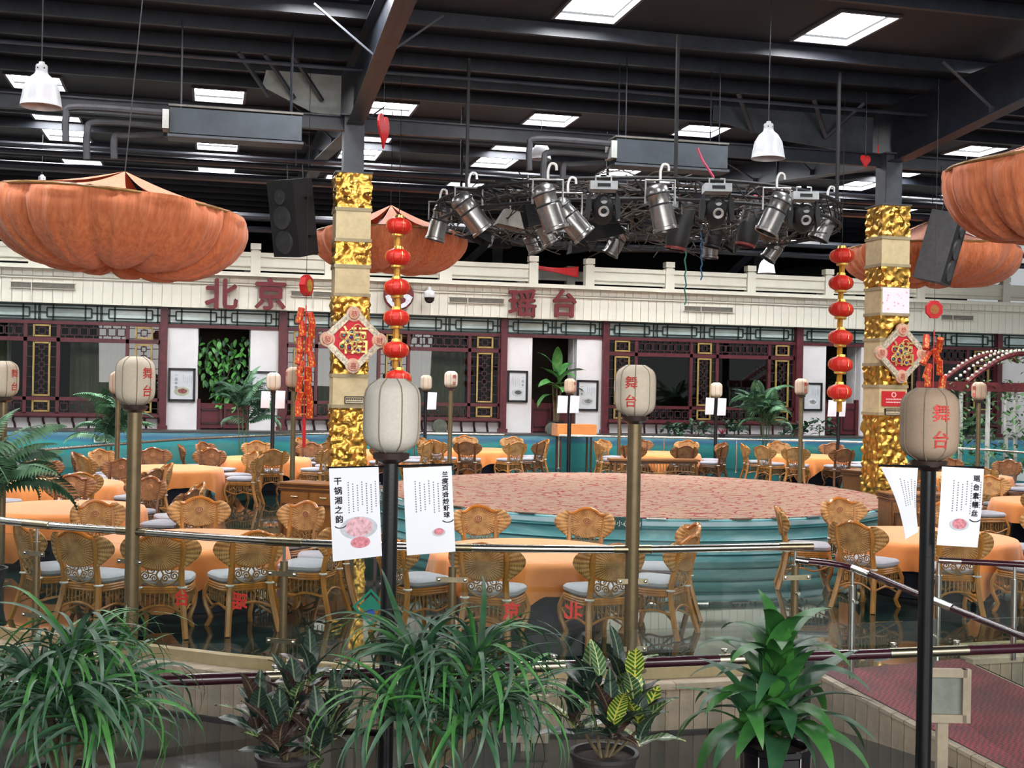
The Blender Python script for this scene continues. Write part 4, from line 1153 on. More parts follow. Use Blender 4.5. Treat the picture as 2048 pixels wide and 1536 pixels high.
PINKP = mat('pink_dish_print', 'e3b4bd', 0.6, 0, .25, 40); PINK2 = mat('rose_dish_print', 'd98793', 0.6, 0, .3, 50); GREYP = mat('grey_wash_print', 'c9ccd6', 0.7, 0, .1, 20)
def scroll(x0, y0, x1, y1, x2, y2, x3, y3, d, label, chars, cu, blocks, dish, curl=0, sz=.050, d_bot=None):
    d2 = d_bot or d
    o, mark = hanging(P(x0, y0, d), P(x1, y1, d), P(x2, y2, d2), P(x3, y3, d2), 'menu_scroll', label, 'menu scroll', curl)
    v0, v1 = cu[1], cu[2]
    for i, c in enumerate(chars):
        mark(bold_text(c, sz, 0, .0012), (cu[0], v0 + (v1 - v0) * (i + .5) / len(chars)), 'title_character', INK)
    # vertical lines of tiny print
    t = MB()
    for i in range(blocks[2]):
        for k in range(13 - (i * 5) % 4): t.box((i * .028, -k * .0155 - .01 * (i % 3), 0), (.006, .0085, .0002))
    q = mark(t, (blocks[0], blocks[1]), 'tiny_print', GREYTXT); q['kind'] = 'stuff'
    if chars: mark(MB().tube([(.034 * math.cos(rad(200 + i * 16)) , .020 * math.sin(rad(200 + i * 16)), 0) for i in range(10)], .004, 3), (cu[0] + .02, v1 + .01), 'brush_swirl', INK)
    if dish:
        u, v, r, mt = dish
        mark(MB().lathe([(0, 0), (r * 1.35, 0)], 28).xf(Matrix.Diagonal((1, .62, 1, 1))), (u, v), 'plate_print', GREYP, .003)
        mark(MB().lathe([(0, 0), (r, 0)], 24).xf(Matrix.Diagonal((1, .72, 1, 1))), (u, v - .01), 'dish_print', mt, .004)
    return mark
mk = scroll(658, 937, 757, 934, 764, 1112, 666, 1123, 7.55, 'white menu scroll with a pink claypot left of the black post', '干锅湘之韵', (.17, .09, .60), (.38, .16, 8), (.56, .66, .085, PINKP))
mk(MB().lathe([(0, 0), (.06, 0)], 24).xf(Matrix.Diagonal((1, .6, 1, 1))), (.58, .82), 'pot_print', PINK2, .0045)
scroll(806, 936, 903, 932, 911, 1103, 814, 1111, 7.55, 'white menu scroll with a small rose dish right of the black post', '兰度百合炒虾球', (.86, .05, .60), (.24, .16, 8), (.68, .76, .030, PINK2), sz=.038)
scroll(1761, 934, 1836, 936, 1842, 1060, 1806, 1082, 7.6, 'white menu scroll curling away on the left of the right black post', '', (.5, .2, .4), (.45, .18, 5), None, curl=.16, d_bot=7.45)
scroll(1884, 933, 1968, 938, 1955, 1095, 1873, 1090, 7.6, 'white menu scroll with a red flower on the right black post', '瑶台素鳝丝', (.84, .07, .62), (.30, .17, 7), (.50, .72, .045, PINK2), sz=.042)
for (xa, ya, xb, yb, d, lb) in ((655, 936, 905, 929, 7.58, 'thin black bar holding the left pair of menu scrolls'), (1757, 931, 1968, 935, 7.65, 'thin black bar holding the right pair of menu scrolls')):
    o = MB().tube([P(xa, ya, d), P(xb, yb, d)], .008, 6).obj('scroll_bar', BLACK); tag(o, lb, 'rod')
for (x0, y0, x1, y1, d, lb) in ((523, 782, 541, 816, 30.8, 'blank paper sheet left of the distant post by the leafy doorway'), (552, 781, 571, 817, 30.8, 'blank paper sheet right of the distant post by the leafy doorway'), (856, 784, 874, 819, 36.6, 'blank paper sheet on the distant post behind the big grey lantern'),
                                (1116, 791, 1136, 826, 36.2, 'blank paper sheet left of the post before the banana plant'), (1141, 791, 1159, 826, 36.2, 'blank paper sheet right of the post before the banana plant'), (1412, 795, 1429, 829, 36.5, 'blank paper sheet left of the post before the right lattice window'), (1436, 796, 1453, 831, 36.5, 'blank paper sheet right of the post before the right lattice window'),
                                (1657, 800, 1674, 833, 36.2, 'blank paper sheet left of the post under the right lantern string'), (1680, 800, 1692, 833, 36.2, 'blank paper sheet right of the post under the right lantern string')):
    o, mk = hanging(P(x0, y0, d), P(x1, y0 + 1, d), P(x1 - 2, y1, d), P(x0 - 2, y1, d), 'paper_sheet', lb, 'paper')
# ================================================================== railings
def glass_panel(a, b, z0, z1, name='glass_pane', parent=None, t=.012, gm=None):
    a = Vector(a); b = Vector(b); d = (b - a); n = Vector((-d.y, d.x, 0)).normalized() * t / 2
    vs = []
    for p in (a, b):
        for s in (-1, 1):
            for z in (z0, z1): q = p + n * s; vs.append((q.x, q.y, z + p.z))
    m = MB().add(vs, [(0, 1, 3, 2), (4, 6, 7, 5), (0, 4, 5, 1), (2, 3, 7, 6), (0, 2, 6, 4), (1, 5, 7, 3)])
    return m.obj(name, gm or RGLASS, parent)
def railing(label, posts, zr, glass_z, m_post, m_rail, group=None, extra=None, poles=(), r=.036, clamp=True, sleeve=None):
    o = thing('glass_railing', label, 'railing', (0, 0, 0))
    pts = [Vector((p.x, p.y, zr)) for p in posts]
    MB().tube(catmull(pts, 8), r, 10).obj('handrail', m_rail, o, True)
    for i, p in enumerate(posts):
        if i not in poles:
            q = MB().tube([(p.x, p.y, .08), (p.x, p.y, zr - .17)], .035, 10).obj('post', m_post, o, True)
            MB().tube([(p.x, p.y, zr - .18), (p.x, p.y, zr - .02)], .014, 8).obj('post_pin', CHROME, q, True)
            MB().lathe([(.06, .02), (.055, .05), (.03, .06)], 12, (p.x, p.y, .06)).obj('post_foot', m_post, q, True)
        if sleeve:
            dd = (posts[min(i + 1, len(posts) - 1)] - posts[max(0, i - 1)]).normalized()
            MB().tube([Vector((p.x, p.y, zr)) - dd * .17, Vector((p.x, p.y, zr)) + dd * .17], r * 1.14, 10).obj('rail_sleeve', sleeve, o, True)
        if clamp:
            dd = (posts[min(i + 1, len(posts) - 1)] - posts[max(0, i - 1)]).normalized()
            nn = Vector((dd.y, -dd.x, 0)) * .035
            for z in (glass_z[1] - .16, glass_z[0] + .10):
                c = Vector((p.x, p.y, z)) + nn
                k = MB().bar(c - dd * .14, c + dd * .14, .012, .045).obj('clamp', BRASS, o)
                for s in (-1, 1): MB().lathe([(0, .014), (.012, .01), (.016, 0)], 8).xf(Matrix.Translation(c + dd * .115 * s + nn * .25) @ Matrix.Rotation(PI / 2, 4, 'X')).obj('bolt', CHROME, k, True)
    for p, q in zip(posts, posts[1:]):
        d = (q - p).normalized() * .06
        glass_panel(p + d, q - d, glass_z[0], glass_z[1], parent=o)
    return o
RAILM = mat('polished_rail', (0.66, 0.63, 0.56), 0.24, 1.0, 0.06, 10)
fp = [flat(-330, 13.6), flat(-130, 12.7)] + [flat(x, d) for x, d in ((80, 11.9), (271, 11.5), (575, 10.95), (912, 10.8), (1271, 10.9), (1597, 11.3))]
railing('polished front railing with glass panes along the near dining floor edge', fp, 1.2, (.22, 1.08), BRONZE, RAILM, poles=(3, 6), sleeve=BRASS)
def ring_pts(px): return [flat(x, d) for x, d in px]
railing('distant glass railing on the left behind the dining tables', ring_pts([(-60, 22.0), (40, 24.2), (92, 25.4), (280, 29.0), (400, 31.5), (520, 33.6), (655, 35.8), (830, 37.0), (1010, 37.4)]), 1.1, (.12, .95), CHROME, RAILM, clamp=False)
railing('distant glass railing behind the stage on the right', ring_pts([(1120, 37.6), (1330, 37.6), (1475, 37.3), (1610, 37.2), (1740, 36.8)]), 1.1, (.12, .95), CHROME, RAILM, clamp=False)
railing('distant glass railing right of the right pillar', ring_pts([(1835, 35.0), (1960, 33.6), (2090, 31.5)]), 1.1, (.12, .95), CHROME, RAILM, clamp=False)
# ramp railing with dark cherry rail
o = thing('ramp_railing', 'descending railing with dark cherry handrail on the left of the ramp', 'railing', (0, 0, 0))
rp_ = [flat(1597, 11.3), flat(1712, 11.25), flat(1872, 10.55), flat(2075, 9.6)]
hz = [1.08, 1.02, .86, .72]; fz = [0, 0, -.12, -.40]
MB().tube(catmull([Vector((p.x, p.y, z)) for p, z in zip(rp_, hz)], 8), .030, 10).obj('handrail', PURPLE, o, True)
for p, z, f in zip(rp_, hz, fz):
    q = MB().tube([(p.x, p.y, f), (p.x, p.y, z - .16)], .032, 10).obj('post', STEEL2 if False else CHROME, o, True)
    MB().tube([(p.x, p.y, z - .17), (p.x, p.y, z)], .016, 8).obj('post_pin', CHROME, q, True)
    for zz in (f + .25, z - .30): MB().tube([(p.x - .0, p.y - .03, zz), (p.x + .0, p.y - .09, zz)], .016, 8).obj('bolt', CHROME, q, True)
for i, (p, q) in enumerate(zip(rp_, rp_[1:])):
    d = (q - p).normalized() * .06; a = p + d; b = q - d
    a = Vector((a.x, a.y, 0)); b = Vector((b.x, b.y, 0))
    n_ = Vector((0, .005, 0))
    vs = [(a.x, a.y, fz[i] + .12), (b.x, b.y, fz[i + 1] + .12), (b.x, b.y, hz[i + 1] - .13), (a.x, a.y, hz[i] - .13)]
    MB().add(vs + [(x, y + .012, z) for x, y, z in vs], [(0, 1, 2, 3), (7, 6, 5, 4), (0, 4, 5, 1), (3, 2, 6, 7), (0, 3, 7, 4), (1, 5, 6, 2)]).obj('glass_pane', RGLASS, o)
    dd = (q - p).normalized()
    for tt in (0.0,):
        MB().tube([Vector((p.x, p.y, hz[i])), Vector((p.x, p.y, hz[i])).lerp(Vector((q.x, q.y, hz[i + 1])), .22)], .034, 10).obj('rail_sleeve', CHROME, o, True)
o = thing('ramp_side_railing', 'railing with dark cherry handrail on the far side of the ramp', 'railing', (0, 0, 0))
rp2 = [flat(1884, 12.4), flat(2036, 12.2), flat(2200, 11.9)]
MB().tube([Vector((p.x, p.y, .95)) for p in rp2], .030, 10).obj('handrail', PURPLE, o, True)
for p in rp2:
    q = MB().tube([(p.x, p.y, 0), (p.x, p.y, .80)], .03, 10).obj('post', CHROME, o, True)
    MB().tube([(p.x, p.y, .8), (p.x, p.y, .95)], .015, 8).obj('post_pin', CHROME, q, True)
for p, q in zip(rp2, rp2[1:]): glass_panel(p, q, .1, .85, parent=o)
MB().tube([Vector((rp2[0].x, rp2[0].y, .95)), Vector((rp2[0].x, rp2[0].y, .95)).lerp(Vector((rp2[1].x, rp2[1].y, .95)), .3)], .034, 10).obj('rail_sleeve', CHROME, o, True)
# foreground barrier: frameless glass with cherry handrail on stand-offs
o = thing('foreground_barrier', 'frameless glass barrier with dark cherry handrail in the foreground', 'railing', (0, 0, 0))
YB = 7.86; zr = .79
xs = [-6.0, -3.6, -1.3, .95, 2.78, 4.10, 5.5, 7.6]
for a, b in zip(xs, xs[1:]):
    glass_panel(Vector((a + .008, YB, 0)), Vector((b - .008, YB, 0)), -.25, 1.0, parent=o, t=.015, gm=BGLASS)
MB().tube([(-6, YB - .07, zr), (7.6, YB - .07, zr)], .036, 12).obj('handrail', PURPLE, o, True)
for x0, x1 in ((.38, .63), (1.95, 2.32), (3.42, 3.66), (4.72, 5.35), (-.9, -.6), (-2.2, -1.9)):
    MB().tube([(x0, YB - .07, zr), (x1, YB - .07, zr)], .0385, 12).obj('rail_sleeve', mat('satin_brass', (0.45, 0.40, 0.30), 0.3, 1.0, .06, 10), o, True)
    for x in (x0 + .06, x1 - .06): MB().tube([(x, YB - .01, zr + .05), (x, YB - .07, zr + .03)], .014, 8).lathe([(0, .02), (.025, .015), (.025, 0)], 10, (x, YB - .03, zr + .05)).obj('bracket', RAILM, o, True)
# glass stickers (read from the other side, so mirrored here)
STK = mat('red_sticker', 'd23b33', 0.5)
def sticker(ch, x, y, s, lb):
    segs = [(a, b) for a, b in zip(fp, fp[1:])]
    best = None
    for a, b in segs:
        d = ray(x, y); e = b - a
        den = d.x * e.y - d.y * e.x
        t = ((a.x - CAMP.x) * e.y - (a.y - CAMP.y) * e.x) / den
        q = CAMP + d * t; u = (Vector((q.x, q.y, 0)) - a).dot(e) / e.length_squared
        if 0 <= u <= 1: best = (q, math.atan2(e.y, e.x))
    q, an = best
    m = bold_text(ch, s, 0, s * .03).xf(Matrix.Diagonal((-1, 1, 1, 1))).xf(STAND)
    return m, q, an
for ch, x, y, lb in (('台', 365, 1194, 'red mirrored sticker character on the glass under the left bronze post'), ('瑶', 481, 1202, 'red mirrored sticker character second from the left on the glass'), ('京', 1023, 1221, 'red mirrored sticker character left of the stage lantern post'), ('北', 1146, 1220, 'red mirrored sticker character nearest the stage lantern post')):
    m, q, an = sticker(ch, x, y, .165, lb)
    d = Vector((math.sin(an), -math.cos(an), 0)) * .012
    o = m.obj('glass_sticker', STK, loc=q + d, rot=(0, 0, an)); tag(o, lb, 'sticker')
m, q, an = sticker('台', 742, 1214, .1, '')
o = thing('logo_sticker', 'green diamond logo sticker with a blue dot on the front glass', 'sticker', q + Vector((math.sin(an), -math.cos(an), 0)) * .012, an)
k = .165; sq = [(k, 0), (0, k), (-k, 0), (0, -k)]; si = [(x * .82, z * .82) for x, z in sq]
MB().add([(x, 0, z) for x, z in sq + si], [(i, (i + 1) % 4, 4 + (i + 1) % 4, 4 + i) for i in range(4)]).obj('border', mat('sticker_green', '1c8c70', 0.5), o)
MB().add([(-.11, -.001, 0), (0, -.001, .11), (.11, -.001, 0), (.06, -.001, -.03), (-.06, -.001, -.03)], [(0, 1, 2, 3, 4)]).obj('roof_shape', MATS['sticker_green'], o)
MB().lathe([(0, 0), (.04, 0)], 24).xf(Matrix.Translation((0, -.003, -.055)) @ Matrix.Rotation(PI / 2, 4, 'X')).obj('dot', mat('sticker_blue', '3457b8', 0.5), o)
# ================================================================== orange hanging drapes
DRAPE = m_pleat('orange_drape', 'b85a30', 'ea8c5c', 2.2)
WIRE = mat('dark_wire', '2a2a2c', 0.5)
def drape(x, ytop_apex, yrim, d, R, hgt, label, seed, lobes=11, tilt=(0, 0)):
    rnd = random.Random(seed)
    c = P(x, yrim, d)
    o = thing('ceiling_drape', label, 'drape', c)
    o.rotation_euler = (rad(tilt[0]), rad(tilt[1]), 0)
    amp = [rnd.uniform(.8, 1.2) for _ in range(lobes + 1)]
    phs = rnd.random() * 6
    def bowl(u, v):
        a = 2 * PI * u
        l_ = a * lobes / (2 * PI); k = int(l_) % lobes; bil = abs(math.sin(PI * (l_ - int(l_)))) ** .6 * amp[k]
        prof = [(1.0, 0), (1.005, -.08), (1.005, -.28), (.97, -.5), (.90, -.70), (.78, -.86), (.60, -.97), (.40, -1.0), (.22, -.93), (.08, -.8)]
        t = v * (len(prof) - 1); i = min(int(t), len(prof) - 2); f = t - i
        r = prof[i][0] + (prof[i + 1][0] - prof[i][0]) * f; z = prof[i][1] + (prof[i + 1][1] - prof[i][1]) * f
        sagm = math.sin(min(1, v * 1.2) * PI)
        r *= 1 + .04 * bil * sagm - .045 * (1 - bil) * sagm
        pl = (.016 * math.sin(a * 64 + phs) + .018 * math.sin(a * 37 + 2 * v)) * (1 - .3 * v)
        z2 = z * hgt * (1 + .13 * bil * max(0, min(1, (v - .4) * 4))) + .03 * math.sin(a * 3 + phs) * (1 - v)
        rim = 1 + (.025 * math.sin(a * 8 + phs) if v < .15 else 0)
        return ((r * rim + pl * (.3 + v)) * R * math.cos(a), (r * rim + pl * (.3 + v)) * R * math.sin(a), z2)
    MB().grid(bowl, 220, 26, wrap=True).obj('fabric_bowl', DRAPE, o, rad(80))
    za = P(x, ytop_apex, d).z - c.z
    hoop = MB().tube([(R * .99 * math.cos(i * PI / 24), R * .99 * math.sin(i * PI / 24), .0) for i in range(48)], .02, 5, closed=True).obj('hoop', RATT_D, o, True)
    # top canopy: gathered strips leaving an opening in front
    for k in range(8):
        a0 = k * PI / 4 + .3; a1 = a0 + PI / 4 * .96
        gap = (k % 4 == 1)
        def strip(u, v, a0=a0, a1=a1, gap=gap):
            am = (a0 + a1) / 2; w = (a1 - a0) / 2 * (1.0 if not gap else .55)
            a = am + (u - .5) * 2 * w; r = R * (1 - v * .985)
            z = za * v - .10 * za * math.sin(PI * v) + .012 * math.sin(u * 20) * (1 - v)
            return (r * math.cos(a), r * math.sin(a), z + .01)
        MB().grid(strip, 8, 8).obj('canopy_strip', DRAPE, o, True)
    MB().tube([(0, 0, za - .02), (0, 0, ROOF_Z - c.z - .3)], .008, 5).obj('hanging_wire', WIRE, o)
    return o
drape(243, 345, 413, 15.0, 1.49, .74, 'large orange fabric drape hanging over the front left table', 1, tilt=(0, 4.5))
drape(781, 412, 469, 25.6, 1.55, .70, 'orange fabric drape behind the left lantern string', 2)
drape(1863, 440, 500, 27.4, 1.85, .72, 'orange fabric drape partly hidden by the right pillar and speaker', 3)
drape(2105, 275, 328, 14.0, 1.16, .78, 'orange fabric drape cut by the right picture edge', 4, tilt=(0, -3))
# ================================================================== red lantern strings
LRED2 = NT('red_silk'); _c = LRED2.noise(LRED2.coord(scale=(30, 30, 2)), 3, 3)
LRED2.l(LRED2.ramp(_c, [(.3, hexc('b5160f')), (.7, hexc('dc2a1c'))]), LRED2.b.inputs['Base Color']); LRED2.b.inputs['Roughness'].default_value = .4; LRED2 = LRED2.m
GOLDT = mat('gold_tinsel', (0.78, 0.52, 0.12), 0.3, 0.8, 0.25, 20)
GOLDP = mat('gold_paper_tube', 'c08a2a', 0.45, 0.3, 0.15, 20)
def lantern_string(pts, d, label, R=.232, hh=.150):
    c = P(pts[0][0], pts[0][1], d); o = thing('lantern_string', label, 'lantern string', c)
    for i, (x, y) in enumerate(pts):
        q = P(x, y, d) - c
        m = MB(); N = 32; rows = 10; vs = []
        for j in range(rows + 1):
            t = -1 + 2 * j / rows; r = R * math.sqrt(max(.12, 1 - abs(t) ** 2.6)); z = hh * t
            for k in range(N):
                a = 2 * PI * k / N; rr = r * (1 - .022 * (k % 2))
                vs.append((rr * math.cos(a), rr * math.sin(a), z))
        m.add(vs, [(j * N + k, j * N + (k + 1) % N, (j + 1) * N + (k + 1) % N, (j + 1) * N + k) for j in range(rows) for k in range(N)])
        tl = random.uniform(-.08, .08)
        b = m.obj('lantern_body', LRED2, o, False, q, (0, tl, 0))
        for k in range(8):
            a = k * PI / 4 + .2
            MB().tube([(R * 1.005 * math.sqrt(max(.12, 1 - abs(t) ** 2.6)) * math.cos(a), R * 1.005 * math.sqrt(max(.12, 1 - abs(t) ** 2.6)) * math.sin(a), hh * t) for t in (-.95, -.6, -.2, .2, .6, .95)], .004, 3).obj('gold_thread', GOLDT, b)
        MB().lathe([(0, hh + .045), (.075, hh + .045), (.09, hh), (.10, hh - .03), (.03, hh - .03)], 16).obj('cap', GOLDT, b, True)
        fr_ = MB().lathe([(.03, -hh + .03), (.11, -hh + .02), (.115, -hh - .02), (.10, -hh - .035), (0, -hh - .02)], 16).obj('fringe', GOLDT, b, True)
        nz = (P(*pts[i + 1], d) - c).z if i < len(pts) - 1 else q.z - .56
        L = (q.z - hh - .03) - (nz + hh + .03)
        if L > .02: MB().lathe([(.055, -hh - .03), (.06, -hh - .03 - L * .5), (.055, -hh - .03 - L)], 6).obj('gold_tube', GOLDP, b)
    MB().tube([(0, 0, hh), (0, 0, ROOF_Z - c.z - .3)], .006, 4).obj('wire', WIRE, o)
lantern_string([(798, 453), (796, 515), (794, 575), (793, 636), (792, 700), (797, 757)], 21.2, 'string of red silk lanterns hanging right of the left pillar')
lantern_string([(1684, 512), (1682, 566), (1682, 619), (1681, 675), (1681, 729), (1679, 784)], 23.4, 'string of red silk lanterns hanging left of the right pillar')
# ================================================================== firecracker strings
CRK = NT('firecracker_foil'); _v = CRK.n('ShaderNodeTexVoronoi'); _v.inputs['Scale'].default_value = 26; CRK.l(CRK.coord(scale=(1, 1, .7)), _v.inputs['Vector'])
CRK.l(CRK.ramp(_v.outputs['Distance'], [(0.28, hexc('d9a03a')), (0.42, hexc('c0331c'))]), CRK.b.inputs['Base Color']); CRK.b.inputs['Roughness'].default_value = .35; CRK = CRK.m
def firecrackers(x, y0, y1, d, rows, label, topx=None, tail=None, spread=.10):
    c = P(x, y0, d); o = thing('firecracker_string', label, 'decoration', c)
    rnd = random.Random(int(x))
    zt = P(x, y1, d).z - c.z
    body = MB().lathe([(0, .14), (.045, .14), (.06, .135), (.06, -.135), (.045, -.14), (0, -.14)], 10).mesh('cracker', CRK, True)
    for i in range(rows):
        z = zt * (i + .5) / rows
        for s in (-1, 1):
            k = put('cracker', body, o, (s * (.06 + rnd.random() * spread * .5), rnd.uniform(-.03, .03), z + rnd.uniform(-.06, .06)), (rnd.uniform(-.2, .2), -s * rnd.uniform(-.1, .1 + spread * 1.6), rnd.random()))
    MB().tube([(0, 0, .1), (.0, 0, zt)], .012, 5).obj('red_cord', REDM, o)
    MB().tube([(0, 0, .1), (0, 0, ROOF_Z - c.z - .3)], .005, 4).obj('wire', WIRE, o)
    if tail: MB().tube([(0, 0, zt), (0.01, 0, P(x, tail, d).z - c.z)], .035, 6).obj('tassel', REDM, o)
firecrackers(612, 622, 838, 21.4, 8, 'red and gold firecracker string left of the left pillar', tail=895)
firecrackers(1868, 672, 776, 22.0, 4, 'short firecracker string above the right lettered lantern', spread=.3)
p = P(613, 571, 21.4)
o = thing('red_knot', 'thick red octagonal charm above the left firecrackers', 'charm', p, rad(60))
MB().lathe([(0, .06), (.17, .06), (.19, .05), (.19, -.05), (.17, -.06), (0, -.06)], 8).xf(Matrix.Rotation(PI / 2, 4, 'X')).obj('body', REDM, o)
MB().lathe([(0, 0), (.11, 0)], 20).xf(Matrix.Translation((0, -.064, 0)) @ Matrix.Rotation(PI / 2, 4, 'X')).obj('gold_seal', GOLDT, o)
p = P(1868, 619, 22.0)
o = thing('red_octagon', 'flat red octagon charm with gold centre hanging on the right', 'charm', p, -YAW * .5)
MB().lathe([(0, .025), (.165, .025), (.17, .02), (.17, -.02), (.165, -.025), (0, -.025)], 8).xf(Matrix.Rotation(PI / 2, 4, 'X') @ Matrix.Rotation(PI / 8, 4, 'Z')).obj('body', REDM, o)
MB().lathe([(0, 0), (.085, 0)], 20).xf(Matrix.Translation((0, -.03, 0)) @ Matrix.Rotation(PI / 2, 4, 'X')).obj('gold_seal', mat('dull_gold_seal', 'a3642f', .5, .2, .3, 40), o)
# ================================================================== stage lighting ring
TR0, TRZ = 3.8, 6.0
tr = thing('lighting_truss', 'round black lighting truss hanging over the stage', 'truss', (SX, SY, TRZ))
for r, z in ((TR0, .0), (TR0 - .0, -.34), (TR0 - .42, -.15)):
    MB().tube([(r * math.cos(i * PI / 40), r * math.sin(i * PI / 40), z) for i in range(80)], .032, 6, closed=True).obj('ring_tube', BLKMATT, tr, True)
lm = MB().bar((TR0, 0, 0), (TR0, .30, -.34), .02).bar((TR0, 0, 0), (TR0 - .42, .15, -.15), .02).mesh('lacing_bar', BLKMATT)
for i in range(72): put('lacing_bar', lm, tr, (0, 0, 0), (0, 0, i * PI / 36))
for i in range(6):
    a = i * PI / 3 + .35; MB().box((TR0 * math.cos(a), TR0 * math.sin(a), (ROOF_Z - TRZ) / 2 - .15), (.05, .05, ROOF_Z - TRZ - .3)).obj('hanger', BLKMATT, tr)
for i in range(4):
    a = i * PI / 4; MB().tube([(TR0 * math.cos(a), TR0 * math.sin(a), -.1), (-TR0 * math.cos(a), -TR0 * math.sin(a), -.1)], .03, 6).obj('cross_bar', BLKMATT, tr)
random.seed(5)
m = MB()
for i in range(620):                                # tangle of dark twigs woven over the ring
    a = random.random() * 2 * PI; r = TR0 * math.sqrt(random.random()) * .98; z = random.uniform(-.35, .08)
    b = a + random.uniform(-.35, .35); r2 = max(.2, min(TR0, r + random.uniform(-.7, .7)))
    p0 = Vector((r * math.cos(a), r * math.sin(a), z)); p1_ = Vector((r2 * math.cos(b), r2 * math.sin(b), z + random.uniform(-.3, .2)))
    m.tube([p0, (p0 + p1_) / 2 + Vector((0, 0, random.uniform(-.1, .15))), p1_], .012, 3)
o = m.obj('dry_vines', mat('dry_vine', '4a443e', 0.9), tr); o['kind'] = 'stuff'
CAN = mat('polished_can', (0.33, 0.32, 0.31), 0.28, 0.9, 0.15, 6); CAN2 = mat('dull_black_can', '232325', .45); LENS = mat('lens_glass', '3c3f42', 0.06)
WHT = mat('fixture_grey', 'aab0b3', 0.4); CLAMP = mat('clamp_alu', 'c4c4c2', .35, .5)
def par_can(x, y, d, pitch, roll_, s, label, m=CAN, group='stage spotlights on the round truss'):
    p = P(x, y, d); o = thing('par_spotlight', label, 'spotlight', p, -YAW + rad(roll_), group)
    s *= 1.14
    R_ = Matrix.Rotation(rad(pitch), 4, 'Y')
    MB().lathe([(0, .22), (.07, .215), (.12, .18), (.135, .12), (.135, .10), (.12, .08), (.12, -.02), (.13, -.03), (.13, -.26), (.145, -.27), (.145, -.30), (.128, -.30), (.128, -.2)], 20).xf(Matrix.Scale(s, 4)).xf(R_).obj('can', m, o, True)
    MB().lathe([(0, -.20), (.125, -.20)], 20).xf(Matrix.Scale(s, 4)).xf(R_).obj('lens', LENS, o)
    for k in range(2): MB().lathe([(.136, .115 - k * .12), (.14, .105 - k * .12), (.136, .095 - k * .12)], 20).xf(Matrix.Scale(s, 4)).xf(R_).obj('band', CAN2, o)
    MB().tube([(-.16 * s, 0, 0), (-.16 * s, 0, .26 * s), (.16 * s, 0, .26 * s), (.16 * s, 0, 0)], .013 * s, 4).obj('yoke', CLAMP, o)
    MB().tube(catmull([(0, 0, .26 * s), (0, 0, .36 * s), (.03 * s, 0, .43 * s), (.08 * s, 0, .42 * s), (.09 * s, 0, .36 * s)], 3), .018 * s, 5).obj('hook_clamp', CLAMP, o, True)
def moving_head(x, y, d, label, lit=True, s=1.0):
    p = P(x, y, d); o = thing('moving_head_light', label, 'spotlight', p, -YAW, 'moving head lights on the round truss')
    MB().box((0, 0, .30 * s), (.42 * s, .34 * s, .13 * s)).obj('base', WHT, o)
    MB().box((0, -.18 * s, .30 * s), (.20 * s, .02 * s, .05 * s)).obj('display', BLKMATT, o)
    for sx in (-1, 1): MB().prism([(sx * .20 * s, .23 * s), (sx * .26 * s, .10 * s), (sx * .27 * s, -.18 * s), (sx * .21 * s, -.22 * s), (sx * .18 * s, .0)], -.07 * s, .07 * s).obj('arm', BLKMATT, o)
    MB().lathe([(0, .16), (.10, .15), (.165, .06), (.17, -.10), (.14, -.22), (.10, -.28), (0, -.28)], 20).xf(Matrix.Scale(s, 4)).xf(Matrix.Rotation(rad(35), 4, 'X')).obj('head', BLKMATT, o, True)
    MB().lathe([(.05, -.20), (.085, -.21), (.085, -.23), (.05, -.22)], 16).xf(Matrix.Scale(s, 4)).xf(Matrix.Rotation(rad(-60), 4, 'X')).obj('lens_ring', CLAMP, o)
    MB().lathe([(0, .012), (.055, .008), (.06, 0)], 16).xf(Matrix.Translation((0, -.19 * s, .06 * s)) @ Matrix.Rotation(PI / 2, 4, 'X')).obj('lens', LENS, o, True)
    for sx in (-1, 1): MB().tube([(sx * .12 * s, 0, .36 * s), (sx * .12 * s, 0, .46 * s), (sx * .05 * s, 0, .46 * s)], .014 * s, 4).obj('hook_clamp', CLAMP, o)
def flood(x, y, d, pitch, rz, label, m=BLKMATT, s=1.0):
    p = P(x, y, d); o = thing('scoop_floodlight', label, 'spotlight', p, rad(rz), 'scoop floodlights on the round truss')
    R_ = Matrix.Rotation(rad(pitch), 4, 'Y')
    MB().add([(-.12, -.10, .12), (.12, -.10, .12), (.12, .10, .12), (-.12, .10, .12), (-.22, -.20, -.16), (.22, -.20, -.16), (.22, .20, -.16), (-.22, .20, -.16)], [(0, 1, 2, 3), (0, 4, 5, 1), (1, 5, 6, 2), (2, 6, 7, 3), (3, 7, 4, 0)]).xf(Matrix.Scale(s, 4)).xf(R_).obj('hood', m, o)
    MB().tube([(0, 0, .1 * s), (0, 0, .45 * s)], .015, 5).obj('stem', CLAMP, o)
par_can(880, 440, 22.8, 14, 0, 1.15, 'leftmost silver spotlight can on the truss')
par_can(937, 420, 21.0, -38, 10, 1.3, 'silver spotlight can tilted right, second from the left')
par_can(1095, 408, 19.4, -20, 0, 1.3, 'tall silver spotlight can with white yoke left of middle')
par_can(1135, 432, 19.6, -42, 0, 1.25, 'broad silver spotlight can beside the tall one')
par_can(1085, 450, 23.5, -30, 0, 1.2, 'silver spotlight can hanging lower behind the tall one')
par_can(1060, 470, 26.5, -24, 0, 1.2, 'dusty spotlight can at the far side left of the middle')
par_can(1320, 408, 19.0, -14, 0, 1.25, 'silver spotlight can just right of the middle')
par_can(1553, 420, 19.8, 24, 0, 1.2, 'silver spotlight can left of the right moving head')
par_can(1655, 438, 22.4, 24, 0, 1.2, 'rightmost silver spotlight can on the truss')
par_can(1237, 478, 25.8, 28, 0, 1.1, 'dark spotlight can hanging low at the far middle')
